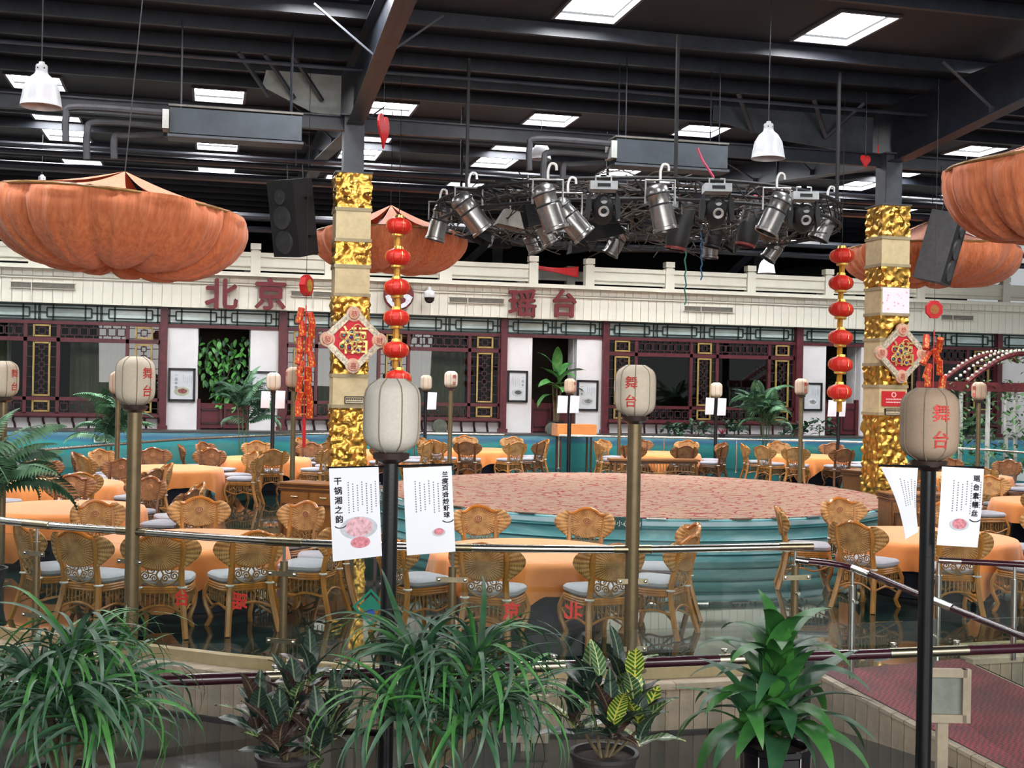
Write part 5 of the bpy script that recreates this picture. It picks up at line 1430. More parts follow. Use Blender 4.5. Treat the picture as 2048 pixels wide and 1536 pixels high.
par_can(1422, 480, 26.3, 4, 0, 1.15, 'upright glassy spotlight can under the middle moving head')
par_can(1555, 490, 25.9, 34, 0, 1.1, 'spotlight can with a bright mouth at the far right')
par_can(1432, 458, 24.5, 12, 0, 1.1, 'dark open spotlight can under the middle moving head', CAN2)
par_can(1480, 470, 25.5, 38, 0, 1.1, 'smoky spotlight can leaning left at the far right', CAN2)
def barrel(x, y, d, pitch, label):
    p = P(x, y, d); o = thing('barrel_spotlight', label, 'spotlight', p, -YAW, 'barrel spotlights on the round truss')
    R_ = Matrix.Rotation(rad(pitch), 4, 'Y')
    MB().lathe([(0, .40), (.20, .40), (.22, .36), (.20, -.32), (.17, -.40), (.15, -.40)], 18).xf(R_).obj('barrel', CAN2, o, True)
    MB().lathe([(.155, -.41), (.185, -.40), (.185, -.43), (.155, -.44)], 18).xf(R_).obj('front_ring', mat('dull_red_ring', '7d2a2a', .5), o)
    MB().tube([(-.26, 0, 0), (-.26, 0, .45), (.26, 0, .45), (.26, 0, 0)], .015, 4).obj('yoke', BLKMATT, o)
    k = MB()
    rnd = random.Random(int(x))
    for i in range(26):
        a = rnd.random() * 6.28; r = rnd.uniform(0, .18); q = R_ @ Vector((r * math.cos(a), r * math.sin(a), .42 + rnd.random() * .05)); k.box(q, (.035, .035, .035))
    k = k.obj('tinsel', mat('pink_tinsel', 'b2555e', .35, .3, .5, 40), o); k['kind'] = 'stuff'
barrel(1360, 450, 21.5, 10, 'black barrel spotlight with tinsel right of the middle')
barrel(1503, 445, 22.0, 14, 'black barrel spotlight with red front ring')
moving_head(1206, 412, 19.0, 'moving head light with grey base left of the middle')
moving_head(1433, 416, 19.2, 'moving head light with grey base in the right middle')
moving_head(1607, 430, 20.3, 'moving head light with grey base at the right')
flood(1020, 436, 21.8, 10, 0, 'pale scoop floodlight in the left part of the truss', mat('dusty_beige', '8a837a', .6), 1.1)
flood(960, 465, 23.8, 20, 20, 'black scoop floodlight at the left of the truss')
flood(1000, 480, 25.8, 0, 0, 'black scoop floodlight low at the far left')
flood(1155, 490, 26.2, -10, 0, 'black scoop floodlight low in the far middle')
flood(1345, 405, 21.2, 90, 0, 'grey framed floodlight beside the middle spotlight can', WHT, .7)
flood(1535, 457, 24.5, 30, 10, 'dusty scoop floodlight at the right of the truss', mat('dusty_beige', '8a837a', .6), 1.1)
flood(1055, 425, 22.2, -15, 30, 'black floodlight left of the tall silver can', BLKMATT, 1.5)
flood(1205, 450, 23.0, -15, 30, 'black floodlight below the left moving head', BLKMATT, 1.4)
for x, y0, y1, d, m_, lb in ((1371, 470, 610, 24.5, mat('teal_ribbon', '4f9a92', .5), 'teal ribbon dangling from the truss'), (1403, 450, 560, 24.2, mat('blue_ribbon', '4a78a8', .5), 'blue twisted ribbon dangling from the truss'), (1361, 470, 503, 24.0, mat('pink_ribbon', 'b8455e', .5), 'short pink ribbon dangling from the truss')):
    a = P(x, y0, d); b = P(x, y1, d)
    o = MB().tube([a.lerp(b, i / 14) + Vector((.02 * math.sin(i * 2.1), 0, 0)) for i in range(15)], .016, 4).obj('ribbon', m_); tag(o, lb, 'ribbon')
o = MB().tube(catmull([P(1395, 296, 21), P(1405, 320, 21), P(1418, 340, 21), P(1428, 356, 21)], 4), .02, 4).obj('ribbon', MATS['pink_ribbon']); tag(o, 'pink twisted cord hanging from the right ceiling unit', 'ribbon')
# ================================================================== ceiling units with pipes
UNIT = mat('grey_unit', '3c444c', 0.6, 0, 0.15, 3); LAG = mat('lagged_pipe', '454549', 0.8, 0, .15, 8)
def unit(x0, x1, y, Yp, label, flip=1):
    a = onY(x0, y, Yp); b = onY(x1, y, Yp); w = abs(b.x - a.x); c = Vector(((a.x + b.x) / 2, Yp, 6.74))
    o = thing('fan_coil_unit', label, 'air unit', c)
    MB().box((0, 0, 0), (w, .42, .40)).obj('casing', UNIT, o)
    MB().box((0, -.0, -.24), (w + .06, .46, .04)).obj('tray', STEEL2, o); MB().box((0, 0, .24), (w + .04, .44, .03)).obj('dusty_top', mat('dust', '77746f', .9), o)
    MB().box((-w / 2 - .06, -.1, 0), (.10, .36, .30)).obj('header', GALV, o)
    for k, (z, L, dn) in enumerate(((.10, 1.55, .55), (-.08, 1.25, .6), (-.12, .85, .5))):
        q = [(-w / 2 - .1, -.2 + k * .16, z - (.06 if k == 2 else 0)), (-w / 2 - L + .15, -.2 + k * .16, z - (.12 if k == 2 else 0)), (-w / 2 - L, -.2 + k * .16, z - .15), (-w / 2 - L, -.2 + k * .16, z - dn)]
        MB().tube(catmull(q, 4), .055, 8).obj('pipe', LAG, o, True)
    for sx in (-1, 1):
        for sy in (-1, 1): MB().tube([(sx * w * .42, sy * .2, .2), (sx * w * .42, sy * .2, ROOF_Z - 6.78 - .2)], .012, 5).obj('hanger_rod', STEEL, o)
unit(340, 602, 252, 20.4, 'grey ceiling air unit with lagged pipes left of the left pillar')
unit(1225, 1446, 310, 20.4, 'dark ceiling air unit with pipes above the stage')
# ================================================================== pendant lamps
PWHT = mat('pendant_enamel', 'c9ccd0', 0.35, 0, 0.03, 3)
def pendant(x, yb, d, label, R=.29):
    p = P(x, yb, d); o = thing('pendant_lamp', label, 'pendant lamp', p)
    s = R / .29
    MB().lathe([(.075, .60), (.085, .50), (.10, .46), (.17, .40), (.24, .28), (.275, .10), (.29, .0), (.30, -.01), (.285, -.015), (.27, .08), (.2, .30), (.08, .42)], 28).xf(Matrix.Scale(s, 4)).obj('shade', PWHT, o, True)
    n_ = MB().lathe([(0, .64), (.04, .64), (.045, .60), (.085, .585), (.085, .50)], 16).xf(Matrix.Scale(s, 4)).obj('neck', PWHT, o, True)
    for k in range(6): MB().lathe([(0, .004), (.012, 0)], 8).xf(Matrix.Scale(s, 4) @ Matrix.Rotation(k * PI / 3, 4, 'Z') @ Matrix.Translation((.089, 0, .54)) @ Matrix.Rotation(PI / 2, 4, 'Y')).obj('vent_hole', BLKMATT, n_)
    MB().lathe([(0, .04), (.06, .06), (.07, .14), (.04, .26), (0, .26)], 14).xf(Matrix.Scale(s, 4)).obj('bulb', mat('unlit_bulb', 'dedbd2', .3), o, True)
    MB().tube([(0, 0, .63 * s), (0, 0, ROOF_Z - p.z - .02)], .009, 6).obj('cable', WIRE, o)
pendant(82, 212, 16.6, 'white bell pendant lamp nearest on the left', .27)
pendant(83, 402, 30.0, 'white bell pendant lamp half hidden by the left drape', .29)
pendant(1536, 316, 18.5, 'white bell pendant lamp in front of the lighting truss', .25)
pendant(1533, 546, 34.0, 'small white bell pendant lamp before the balustrade', .24)
pendant(1930, 478, 30.0, 'white bell pendant lamp behind the right drape', .26)
pendant(1082, 318, 27.0, 'grey bell pendant lamp left of the ceiling unit above the stage', .22)
# ================================================================== speakers
def speaker(x, y, d, rz, tilt, label, m=BLKMATT):
    p = P(x, y, d); o = thing('loudspeaker', label, 'loudspeaker', p, 0)
    o.rotation_euler = (rad(tilt), rad(3), rad(rz))
    MB().prism([(-.34, -.30), (.34, -.30), (.22, .30), (-.22, .30)], -.70, .70, 'z').obj('cabinet', m, o)
    MB().box((0, -.305, 0), (.64, .02, 1.34)).obj('grille', mat('speaker_grille', '151517', .8, 0, .2, 60), o)
    for z, r in ((.40, .14), (.02, .22), (-.42, .22)):
        MB().lathe([(r, .0), (r * .95, .03), (r * .55, .008), (r * .3, .02), (0, .025)], 22).xf(Matrix.Translation((0, -.315, z)) @ Matrix.Rotation(PI / 2, 4, 'X')).obj('driver', mat('driver_grey', '2e2e31', .5), o, True)
    for z in (.35, -.35): MB().box((.30, .1, z), (.05, .14, .05)).obj('rigging_slot', mat('slot_black', '08080a', .6), o)
    for sx in (-1, 1): MB().tube([(sx * .2, .1, .7), (sx * .2, .12, .95)], .012, 5).obj('rigging_wire', WIRE, o)
    return p
p = speaker(590, 435, 22.6, -50, 12, 'black line speaker hanging left of the left pillar')
o = MB().tube([p + Vector((0, 0, .95)), Vector((p.x, p.y, 7.2))], .012, 5).obj('speaker_cable', WIRE); tag(o, 'thin cable holding the left speaker', 'cable')
p = speaker(1880, 495, 24.6, 42, 14, 'dark grey speaker hanging right of the right pillar', mat('speaker_grey', '4d4d50', .7))
o = MB().tube([p + Vector((0, 0, .95)), Vector((p.x, p.y, 7.2))], .012, 5).obj('speaker_cable', WIRE); tag(o, 'thin cable holding the right speaker', 'cable')
# ================================================================== red paper hearts under the roof
def heart(x, y, d, s, rz, label):
    p = P(x, y, d); pts = []
    for i in range(28):
        t = 2 * PI * i / 28; pts.append((s * .058 * 16 * math.sin(t) ** 3 / 16 * 16 / 16, s * .058 * (13 * math.cos(t) - 5 * math.cos(2 * t) - 2 * math.cos(3 * t) - math.cos(4 * t)) / 16))
    o = thing('paper_heart', label, 'decoration', p, rad(rz))
    MB().prism(pts, -.015, .015).obj('heart', REDM, o)
    MB().tube([(0, 0, s * .04), (0, 0, ROOF_Z - p.z - .4)], .004, 4).obj('thread', WIRE, o)
heart(767, 258, 19.0, 5.0, 66, 'red paper heart seen edge on right of the left pillar')
heart(1731, 321, 22.8, 2.2, 20, 'small red paper heart under the tie girder left of the right pillar')
heart(1756, 297, 24.0, 1.6, 60, 'tiny red paper heart close to the right pillar top')
# ================================================================== plants
def m_leaf(name, a, b, rough=.35, vein=None, scale=7):
    t = NT(name); tc = t.n('ShaderNodeTexCoord'); sp = t.n('ShaderNodeSeparateXYZ'); t.l(tc.outputs['Object'], sp.inputs[0])
    base = t.ramp(t.noise(t.coord(), scale, 3), [(.3, hexc(a)), (.7, hexc(b))])
    if vein:
        ax = t.math('ABSOLUTE', sp.outputs['X'])
        mid = t.math('LESS_THAN', ax, .0045)
        st = t.math('SINE', t.math('MULTIPLY', t.math('SUBTRACT', sp.outputs['Y'], t.math('MULTIPLY', ax, .9)), 210.0))
        st = t.math('MULTIPLY', t.math('GREATER_THAN', st, vein[1]), vein[2])
        f = t.math('MAXIMUM', mid, st)
        mx = t.n('ShaderNodeMix', data_type='RGBA'); t.l(f, mx.inputs[0]); t.l(base, mx.inputs[6]); mx.inputs[7].default_value = (*hexc(vein[0]), 1)
        base = mx.outputs[2]
    t.l(base, t.b.inputs['Base Color']); t.b.inputs['Roughness'].default_value = rough
    t.b.inputs['Subsurface Weight'].default_value = 0.0
    return t.m
GR1 = m_leaf('grass_leaf_bright', '2f6a33', '57954a', .5); GR2 = m_leaf('grass_leaf_dark', '23462f', '3f6b48', .5); GR3 = m_leaf('grass_leaf_grey', '3b5a46', '5d7d64', .5)
CR1 = m_leaf('croton_dark', '1a2a25', '2a4036', .4, ('6f8068', .75, .2)); CR2 = m_leaf('croton_yellow', '2c5226', '4d7a2c', .3, ('c9c65a', .35, .9)); CR3 = m_leaf('croton_purple', '38262a', '4a3a34', .35, ('7a6a58', .7, .3)); CR4 = m_leaf('croton_green', '2d4f34', '476d42', .3, ('b9c48a', .6, .5)); CRR = m_leaf('croton_red', '7a3a3c', 'a85a4e', .4, ('c99a7a', .6, .4))
DR1 = m_leaf('strap_leaf_green', '2a5f2e', '47843c', .42); DR2 = m_leaf('strap_leaf_dark', '264f34', '3d6c46', .42)
FI1 = m_leaf('ficus_leaf', '2f6a2c', '6cb254', .3); PAL = m_leaf('palm_leaf', '3d6a48', '74a078', .5); PAL2 = m_leaf('palm_leaf_dark', '1f3d2b', '3d6347', .5); BAN = m_leaf('banana_leaf', '357038', '66a058', .35)
BARK = mat('plant_bark', '6d6047', 0.9, 0, .25, 20); SOIL = mat('potting_soil', '3b3029', 0.95, 0, .3, 30, .4, 60)
def leaf_mesh(L, W, droop, up=0.0, fold=.25, m=None, n=8, blunt=1.0, wave=0.0):
    """leaf lying along +Y from the origin; droop bends the tip down"""
    mb = MB()
    y = z = 0.0; ang = up; pts = []
    for i in range(n + 1):
        pts.append((y, z)); ang2 = up - droop * (i / n) ** 1.2
        y += math.cos(ang2) * L / n; z += math.sin(ang2) * L / n
    def f(u, v):
        i = min(int(round(v * n)), n); yy, zz = pts[i]
        w = W * (math.sin(PI * min(1, (v * .94 + .06)) ** blunt) ** .75) if v < 1 else 0.001
        x = (u - .5) * w
        return (x, yy, zz + abs(x) * fold * (1 - v * .4) + wave * math.sin(v * 14 + u * 3) * abs(u - .5))
    mb.grid(f, 4, n); return mb.mesh('leaf', m, rad(70))
def orient(az, el, rollv=0.0):
    return (Matrix.Rotation(az, 4, 'Z') @ Matrix.Rotation(el, 4, 'X') @ Matrix.Rotation(rollv, 4, 'Y')).to_euler()
def pot(p, r, h, m, parent):
    MB().lathe([(0, 0), (r * .72, 0), (r * .95, h * .75), (r * 1.0, h * .93), (r * 1.06, h * .94), (r * 1.06, h), (r * .94, h), (r * .92, h * .9), (0, h * .9)], 32).obj('pot', m, parent, True, loc=p)
    MB().lathe([(0, h * .92), (r * .9, h * .91)], 24).obj('soil', SOIL, parent, loc=p)
POTB = mat('black_glazed_pot', '17171c', 0.12, 0, .2, 6); POTM = mat('dark_matt_pot', '2b2a29', 0.5, 0, .2, 8)
bench = thing('plant_bench', 'low dark bench carrying the foreground pot plants', 'bench', tuple(flat(830, 6.75) + Vector((0, 0, -.25))), -YAW)
MB().box((0, 0, .47), (6.4, .92, .06)).obj('top', WOOD_D, bench)
for sx in (-1, 0, 1):
    for sy in (-1, 1): MB().box((sx * 3.0, sy * .38, .22), (.08, .08, .44)).obj('leg', WOOD_D, bench)
BT = .25
def fg(x, d): p = flat(x, d); return Vector((p.x, p.y, BT))
# arching grass-leaved plants: several heads of strap leaves
def grass_plant(x, d, heads, label, seed, nb):
    rnd = random.Random(seed); b = fg(x, d); o = thing('pony_tail_plant', label, 'potted plant', b)
    pot(Vector((0, 0, 0)), .17, .30, POTM, o)
    meshes = [leaf_mesh(rnd.uniform(.55, .86), rnd.uniform(.026, .040), dr, up, .35, mm, 12, .55) for dr, up in ((2.7, 1.0), (3.0, 1.15), (2.3, 1.2), (3.3, 1.1), (1.5, 1.3), (2.8, .8)) for mm in (GR1, GR2, GR3)]
    for hx, hy, hd in heads:
        q = P(hx, hy, d + hd) - b
        MB().tube(catmull([(0, 0, .25), (q.x * .45, q.y * .45, .25 + (q.z - .25) * .5), (q.x, q.y, q.z)], 4), [.024] * 8 + [.018], 6).obj('stem', BARK, o, True)
        for i in range(nb):
            az = rnd.random() * 2 * PI
            lf = put('leaf', rnd.choice(meshes), o, (q.x + rnd.uniform(-.015, .015), q.y + rnd.uniform(-.015, .015), q.z - rnd.uniform(0, .12)), orient(az, rnd.uniform(-.5, .15), rnd.uniform(-.4, .4)))
            lf.scale = (1, 1, 1)
grass_plant(140, 6.55, [(150, 1300, 0), (78, 1355, -.15), (215, 1390, .1), (30, 1420, .1), (130, 1410, -.25), (190, 1450, -.2)], 'arching grass-leaved plant at the lower left corner', 4, 52)
grass_plant(860, 6.6, [(832, 1310, 0), (950, 1310, -.1), (900, 1380, .1), (800, 1420, -.2), (930, 1430, -.25), (1000, 1420, .1)], 'arching grass-leaved plant right of the left black post', 9, 50)
# crotons
def croton(x, d, heads, label, seed, mats, potr=.18, potm=POTM, nleaf=12, L=(.20, .32)):
    rnd = random.Random(seed); b = fg(x, d); o = thing('croton_plant', label, 'potted plant', b)
    pot(Vector((0, 0, 0)), potr, .34, potm, o)
    ms = {mm.name: [leaf_mesh(rnd.uniform(*L), rnd.uniform(.08, .12), rnd.uniform(.2, .9), 0.2, .22, mm, 8, .8, .01) for _ in range(3)] for mm in set(mats)}
    for hx, hy, hd, nl in heads:
        q = P(hx, hy, d + hd) - b
        MB().tube(catmull([(rnd.uniform(-.04, .04), rnd.uniform(-.04, .04), .3), (q.x * .6, q.y * .6, .3 + (q.z - .3) * .5), (q.x, q.y, q.z)], 4), .009, 5).obj('stem', BARK, o, True)
        for i in range(nl):
            az = i * 2.4 + rnd.uniform(-.3, .3); t = i / nl
            put('leaf', rnd.choice(ms[rnd.choice(mats).name]), o, (q.x, q.y, q.z - t * .12), orient(az, 1.15 - 1.15 * t + rnd.uniform(-.15, .15), rnd.uniform(-.3, .3)))
croton(590, 6.75, [(590, 1390, 0, 15), (515, 1430, -.1, 14), (670, 1440, .05, 14), (560, 1475, -.2, 12), (620, 1345, .1, 8), (640, 1480, -.2, 10)], 'dark leaved croton plant between the two grassy plants', 21, [CR1, CR1, CR3, CR3, CR4, CR1], .17, POTM)
croton(1222, 6.9, [(1180, 1375, 0, 14), (1268, 1410, -.05, 12), (1225, 1440, -.15, 14), (1150, 1430, .1, 12), (1240, 1350, .1, 8), (1280, 1455, -.1, 9)], 'croton plant with yellow veined leaves in a round dark pot', 33, [CR1, CR1, CR2, CR3, CR4, CR1], .185, POTM)
for px, py, az, el, mm, L in ((1270, 1330, 2.8, 1.1, CR2, .22), (1290, 1420, -.9, .95, CR2, .24), (1200, 1330, .3, 1.2, CR4, .22)):
    q = P(px, py + 25, 6.85)
    # larger showy leaves belong to the croton in the round pot
    par = [o_ for o_ in C.objects if o_.name.startswith('croton_plant')][-1]
    put('leaf', leaf_mesh(L, .11, .4, .1, .2, mm, 8, .8), par, q - par.location, orient(az, el, .2))
# strap leaved dracaena
b = fg(1565, 6.9); rnd = random.Random(5)
o = thing('dracaena_plant', 'broad strap-leaved green plant in a black glazed pot', 'potted plant', b)
MB().lathe([(0, 0), (.15, 0), (.185, .05), (.19, .36), (.20, .37), (.20, .40), (.175, .40), (.17, .36), (0, .35)], 10).obj('pot', POTB, o)
MB().lathe([(0, .365), (.17, .36)], 20).obj('soil', SOIL, o)
for k in range(10):
    a = 2 * PI * k / 10; MB().tube([(.188 * math.cos(a), .188 * math.sin(a), .05), (.196 * math.cos(a), .196 * math.sin(a), .37)], .004, 4).obj('pot_rib', CHROME, o)
dl = [leaf_mesh(rnd.uniform(.52, .74), rnd.uniform(.125, .165), dr, up, .22, mm, 12, .62) for dr, up in ((.6, .3), (2.0, .6), (2.5, .7), (1.4, .5), (1.9, .4)) for mm in (DR1, DR2)]
MB().tube(catmull([(0, 0, .34), (.01, 0, .5), (-.01, 0, .66)], 4), .022, 6).obj('stem', BARK, o, True)
MB().tube(catmull([(.03, 0, .34), (-.14, -.05, .48), (-.2, -.08, .56)], 4), .016, 6).obj('stem', BARK, o, True)
for i in range(44):
    t = i / 44; az = i * 2.4
    put('leaf', rnd.choice(dl), o, (0, 0, .72 - .30 * t), orient(az, 1.25 - 1.45 * t + rnd.uniform(-.1, .1), rnd.uniform(-.2, .2)))
for i in range(12):
    t = i / 12; az = i * 2.4 + 1
    q = put('leaf', rnd.choice(dl), o, (-.2, -.08, .56 - .1 * t), orient(az, .9 - 1.1 * t, rnd.uniform(-.2, .2))); q.scale = (.75,) * 3
# palms farther back
def frond_mesh(L, n, m, droop=1.2, w=.16):
    mb = MB(); y = z = 0; pts = []
    for i in range(n + 1):
        pts.append(Vector((0, y, z))); a = 1.0 - droop * i / n * 1.3; y += math.cos(a) * L / n; z += math.sin(a) * L / n
    mb.tube(pts, .006, 3)
    for i in range(2, n + 1):
        s_ = math.sin(PI * (i / n) ** .8) * .9 + .15
        for sx in (-1, 1):
            p = pts[i]; ln = w * s_; tip = p + Vector((sx * ln * .85, ln * .55, -ln * .35)); q = p + Vector((sx * ln * .4, ln * .35 + .016, 0)); q2 = p + Vector((sx * ln * .4, ln * .2 - .016, -.01))
            mb.add([p, q2, tip, q], [(0, 1, 2, 3)])
    return mb.mesh('frond', m)
FR = [frond_mesh(1.0, 22, mm, dr, .22) for mm in (PAL, PAL2) for dr in (.9, 1.4, 1.8)]
def palm(x, ybase, ytop, d, label, n, seed, z0=0.0, spread=.8, stems=4):
    rnd = random.Random(seed); b = flat(x, d); b.z = z0; o = thing('potted_palm', label, 'potted palm', b)
    top = P(x, ytop, d).z - z0
    pot(Vector((0, 0, 0)), .24, .34, POTM, o)
    for s in range(stems):
        a = s * 2 * PI / stems; hx = .10 * math.cos(a); hy = .10 * math.sin(a); ht = top * rnd.uniform(.52, .82)
        MB().tube([(hx * .5, hy * .5, .3), (hx * 1.5, hy * 1.5, ht)], .018, 5).obj('stem', m_leaf('palm_stem', '3b5a35', '5f7f4a') if 'palm_stem' not in bpy.data.materials else bpy.data.materials['palm_stem'], o, True)
        for i in range(n // stems):
            f = put('frond', rnd.choice(FR), o, (hx * 1.5, hy * 1.5, ht - rnd.uniform(0, .3)), orient(rnd.random() * 6.28, rnd.uniform(-.3, .5), rnd.uniform(-.4, .4))); k = rnd.uniform(.6, 1.0) * spread; f.scale = (k, k, k)
palm(-22, 960, 775, 14.6, 'feathery palm at the left picture edge behind the railing', 36, 1, spread=1.2)
palm(225, 915, 775, 29.5, 'feathery palm behind the left bronze post', 36, 2, spread=1.35)
palm(487, 900, 752, 34.6, 'feathery palm below the leafy doorway', 36, 3, spread=1.35)
palm(1532, 890, 757, 37.9, 'tall feathery palm before the right lattice window', 40, 4, 0, 1.4)
palm(1922, 880, 800, 37.4, 'dense palm under the flower arch', 36, 5, 0, 1.3)
def shrub(x, ybase, ytop, d, label, seed, z0, m=PAL2, w=.5, n=130, leafL=.16, name='shrub'):
    rnd = random.Random(seed); b = flat(x, d); b.z = z0; o = thing(name, label, 'plant', b)
    top = P(x, ytop, d).z - z0; mb = MB()
    for i in range(n):
        a = rnd.random() * 6.28; r = w * math.sqrt(rnd.random()); z = rnd.uniform(.25, 1) * top; az = rnd.random() * 6.28; el = rnd.uniform(-.6, .7)
        M_ = Matrix.Translation((r * math.cos(a), r * math.sin(a) * .6, z)) @ orient(az, el).to_matrix().to_4x4(); L = leafL * rnd.uniform(.7, 1.3)
        mb.add([M_ @ Vector(v) for v in ((0, 0, 0), (L * .28, L * .45, .01), (0, L, -.02), (-L * .28, L * .45, .01))], [(0, 1, 2, 3)])
    f = mb.obj('foliage', m, o); f['kind'] = 'stuff'
    MB().tube([(0, 0, 0), (.03, 0, top * .7)], .02, 5).obj('stem', BARK, o)
    return o
for i, (x, yt, w, lb) in enumerate(((1398, 842, .55, 'low leafy shrub on the terrace left of the tall palm'), (1350, 850, .4, 'small spiky shrub on the terrace below the lattice window'), (1470, 838, .45, 'leafy shrub on the terrace just left of the tall palm'), (1590, 845, .5, 'leafy shrub on the terrace behind the bronze lantern post'), (1640, 838, .6, 'bushy shrub on the terrace right of the bronze lantern post'))):
    shrub(x, 880, yt, 38.2 + (x - 1024) * .0026, lb, 50 + i, ZB, PAL2, w, 90, .22)
p = flat(1442, 38.8)
br = thing('bromeliad', 'small red bromeliad on the terrace', 'plant', (p.x, p.y - .15, ZB))
bl = leaf_mesh(.30, .05, .5, .6, .2, mat('bromeliad_red', 'b0455a', .4), 6, .6)
for i in range(9): put('leaf', bl, br, (0, 0, .08), orient(i * .7, .3 + .08 * (i % 3)))
MB().lathe([(0, 0), (.09, 0), (.12, .12), (0, .11)], 12).obj('pot', POTM, br)
# doorway plants
def doorway_ficus():
    rnd = random.Random(8); c = onY(448, 735, YW + .5); o = thing('hanging_ficus', 'dense glossy green ficus filling the left doorway', 'plant', (c.x, YW + .36, ZB))
    lf = [leaf_mesh(.26, .13, .5, 0, .2, FI1, 5, .8), leaf_mesh(.22, .11, .7, 0, .2, FI1, 5, .8), leaf_mesh(.24, .12, .5, 0, .2, PAL2, 5, .8)]
    zt = wz(448, 668) - ZB; zb = wz(448, 812) - ZB
    for i in range(290):
        t = rnd.random() ** .8; z = zt + (zb - zt) * t
        hw = .96 * (1 - .70 * max(0, t - .35) / .65) * (.8 if t < .08 else 1)
        x = rnd.uniform(-hw, hw) + .1 * t
        put('leaf', rnd.choice(lf), o, (x, rnd.uniform(-.25, .15), z), orient(PI + rnd.uniform(-1.3, 1.3), rnd.uniform(-1.3, -.2), rnd.uniform(-.6, .6)))
    for k in range(3): MB().tube(catmull([(.08 * k - .1, 0, .2), (.05 * k - .05, 0, 1.2), (.25 * k - .25, 0, 2.2)], 4), .02, 5).obj('stem', BARK, o, True)
    pot(Vector((0, 0, 0)), .25, .35, POTM, o)
doorway_ficus()
rnd = random.Random(12); c = onY(1112, 760, YW - .3)
o = thing('banana_plant', 'broad-leaved banana plant in the middle doorway', 'plant', (c.x, YW - .42, ZB))
bm1 = [leaf_mesh(1.0, .34, 1.0, .5, .18, BAN, 12, .75, .02), leaf_mesh(.9, .32, 1.7, .6, .18, BAN, 12, .75, .02), leaf_mesh(.8, .28, .5, .4, .18, BAN, 12, .75, .02)]
zc = wz(1112, 765) - ZB
pot(Vector((0, 0, 0)), .28, .40, POTM, o)
for k in range(3): MB().tube(catmull([(.06 * k - .06, 0, .3), (.10 * k - .10, 0, zc * .6), (.14 * k - .14, 0, zc)], 4), .035, 6).obj('stem', BARK, o, True)
for i, (az, el, dz) in enumerate(((1.2, .75, .25), (-1.1, .65, .2), (1.7, .3, .1), (-1.8, .25, .1), (2.2, .0, -.1), (-2.2, -.1, -.1), (2.9, .9, .35), (-2.7, .3, .0), (1.4, -.1, -.15), (-1.4, -.2, -.2), (1.9, -.5, -.4), (-1.7, -.6, -.45), (3.1, -.2, -.2))):
    put('leaf', bm1[i % 3], o, (.12 * math.sin(i), 0, zc + dz), orient(az + PI * 0, el, rnd.uniform(-.4, .4)))
shrub(1684, 860, 705, 43.8, 'dark leafy plant in the right doorway', 77, ZB, PAL2, .48, 240, .3, 'doorway_plant')
# ================================================================== flower arch at the right
D0 = 35.0
a0 = P(1893, 772, D0); a1 = P(2090, 762, D0 + .8)
ar = thing('flower_arch', 'maroon garden arch with white bulbs and climbing leaves', 'arch', (a0.x, a0.y, 0))
zb_ = a0.z; W_ = (Vector((a1.x, a1.y, 0)) - Vector((a0.x, a0.y, 0))).length
ar.rotation_euler = (0, 0, math.atan2(a1.y - a0.y, a1.x - a0.x))
AM = mat('arch_maroon', '7a2f33', .5, 0, .15, 6)
MB().box((W_ / 2, 0, zb_), (W_ + .2, .16, .26)).obj('beam', AM, ar); MB().box((W_ / 2, 1.3, zb_), (W_ + .2, .16, .26)).obj('beam', AM, ar)
for dy in (0, 1.3): MB().tube([(W_ * .20 + i * .14, dy, zb_ + .12 + .86 * math.sin(i / 24 * PI * .9)) for i in range(20)], .075, 6).obj('arch_rib', AM, ar, True)
WHL = mat('white_trellis', 'e2e0d8', .5)
for x in (.05, W_ * .42, W_ * .9, W_):
    for dy in (0, 1.3): MB().box((x, dy, zb_ / 2), (.09, .09, zb_)).obj('post', WHL, ar)
bulb = MB().lathe([(0, .045), (.03, .035), (.045, 0), (.03, -.035), (0, -.045)], 8).mesh('bulb', mat('frosted_bulb', 'f0e3d6', .3), True)
for i in range(19):
    for dy in (-.06, 1.24, .5): put('bulb', bulb, ar, (W_ * .20 + i * .14, dy, zb_ + .22 + .86 * math.sin(i / 24 * PI * .9)))
rnd = random.Random(31); mb = MB()
for i in range(900):
    t = rnd.random()
    if t < .35: x, y, z = rnd.uniform(-.1, W_), rnd.uniform(-.1, .1), zb_ + rnd.uniform(-.45, .2)
    elif t < .55: k = rnd.uniform(10, 22); x, y, z = W_ * .2 + k * .14, rnd.uniform(-.1, 1.3), zb_ + .12 + .86 * math.sin(k / 24 * PI * .9) + rnd.uniform(-.25, .2)
    else: x, y, z = rnd.uniform(-.2, W_ + .2), rnd.uniform(-.3, 1.2), rnd.uniform(.3, zb_ - .5)
    L = rnd.uniform(.08, .2) if t < .55 else rnd.uniform(.12, .3)
    M_ = Matrix.Translation((x, y, z)) @ orient(rnd.random() * 6.28, rnd.uniform(-.9, .6)).to_matrix().to_4x4()
    mb.add([M_ @ Vector(v) for v in ((0, 0, 0), (L * .35, L * .45, .01), (0, L, -.02), (-L * .35, L * .45, .01))], [(0, 1, 2, 3)])
f = mb.obj('climbing_leaves', m_leaf('ivy_leaf', '2f5f35', '79a069', .45), ar); f['kind'] = 'stuff'
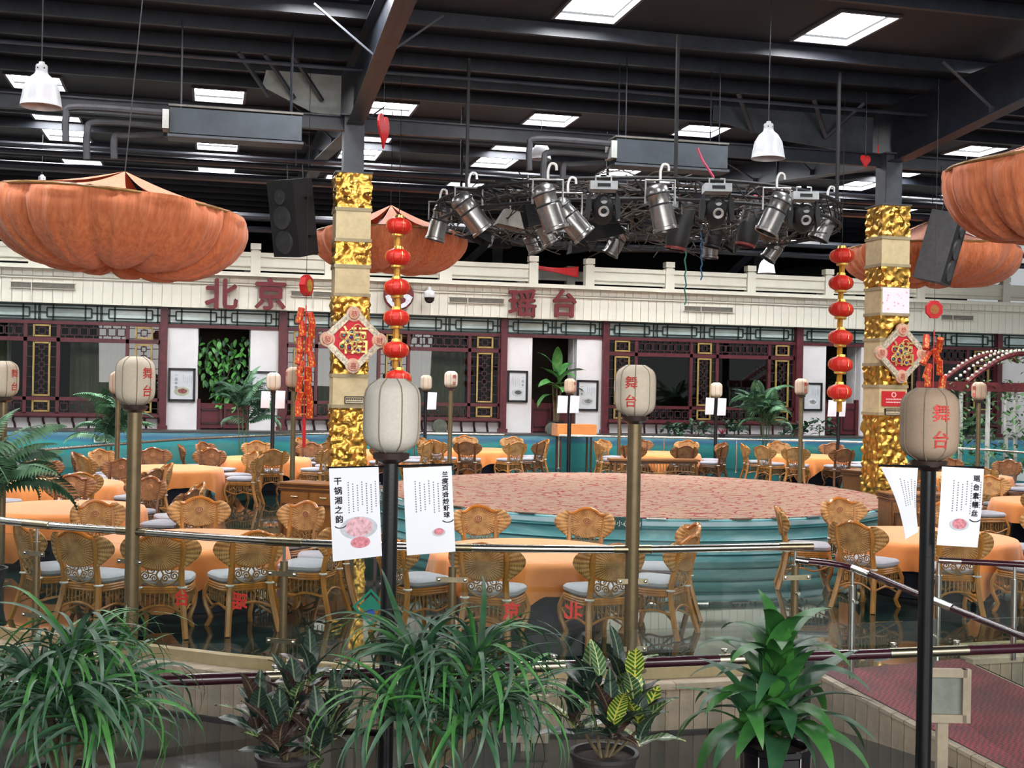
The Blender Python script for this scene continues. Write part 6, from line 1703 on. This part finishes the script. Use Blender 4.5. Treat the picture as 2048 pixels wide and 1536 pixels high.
# ================================================================== odds and ends on the terrace
def drum(x, y, r, label):
    p = onY(x, y, YW - .75); o = thing('round_stone', label, 'stone drum', (p.x, YW - .62, p.z))
    MB().lathe([(0, .08), (r * .9, .08), (r, .05), (r, -.05), (r * .9, -.08), (0, -.08)], 28).xf(Matrix.Rotation(PI / 2, 4, 'X')).obj('disc', mat('grey_green_stone', '5f6358', .7, 0, .15, 8), o, True)
    MB().box((0, 0, -(p.z - ZB) / 2 - .0), (r * 1.2, .22, max(.05, p.z - ZB))).obj('foot', MATS['grey_green_stone'], o)
drum(881, 854, .24, 'round grey stone drum behind the left rear table'); drum(1107, 860, .24, 'round grey stone drum beside the terrace table')
p = onY(1150, 860, YW - 1.6)
o = thing('terrace_table', 'rectangular table under orange cloth behind the stage', 'table', (p.x, YW - 1.5, 0))
zt = onY(1150, 849, YW - 1.5).z
for sx in (-1, 1):
    for sy in (-1, 1): MB().box((sx * .5, sy * .22, zt / 2), (.05, .05, zt - .02)).obj('leg', WOOD_D, o)
MB().box((0, 0, zt - .02), (1.2, .6, .03)).obj('tabletop', WOOD_D, o)
k = MB().span((-.64, -.34, zt - .36), (.64, .34, zt + .012)).obj('tablecloth', CLOTH, None, loc=(p.x, YW - 1.5, 0)); tag(k, 'orange cloth on the rectangular table behind the stage', 'tablecloth')
# floor light boxes on the walkway
def light_box(x, yb, d, z0, label):
    p = P(x, yb, d); o = thing('step_light', label, 'light box', (p.x, p.y, z0), -YAW)
    h = .34; w = .16; zc = p.z - z0
    f = MB()
    MB().box((0, .03, zc), (2 * w, .06, h)).obj('housing', mat('light_panel', '8b8d86', .5), o)
    fr_ = MB(); frame(fr_, -w, w, zc - h / 2, zc + h / 2, -.01, .06); fr_.obj('frame', SLABCAP, o)
    if zc - h / 2 > .02: MB().box((0, .03, (zc - h / 2) / 2), (.08, .05, zc - h / 2)).obj('stand', SLABCAP, o)
light_box(1052, 1436, 10.35, -.45, 'stone framed light box by the retaining wall behind the croton')
light_box(1888, 1390, 9.2, -.45, 'stone framed light box beside the red ramp mat')
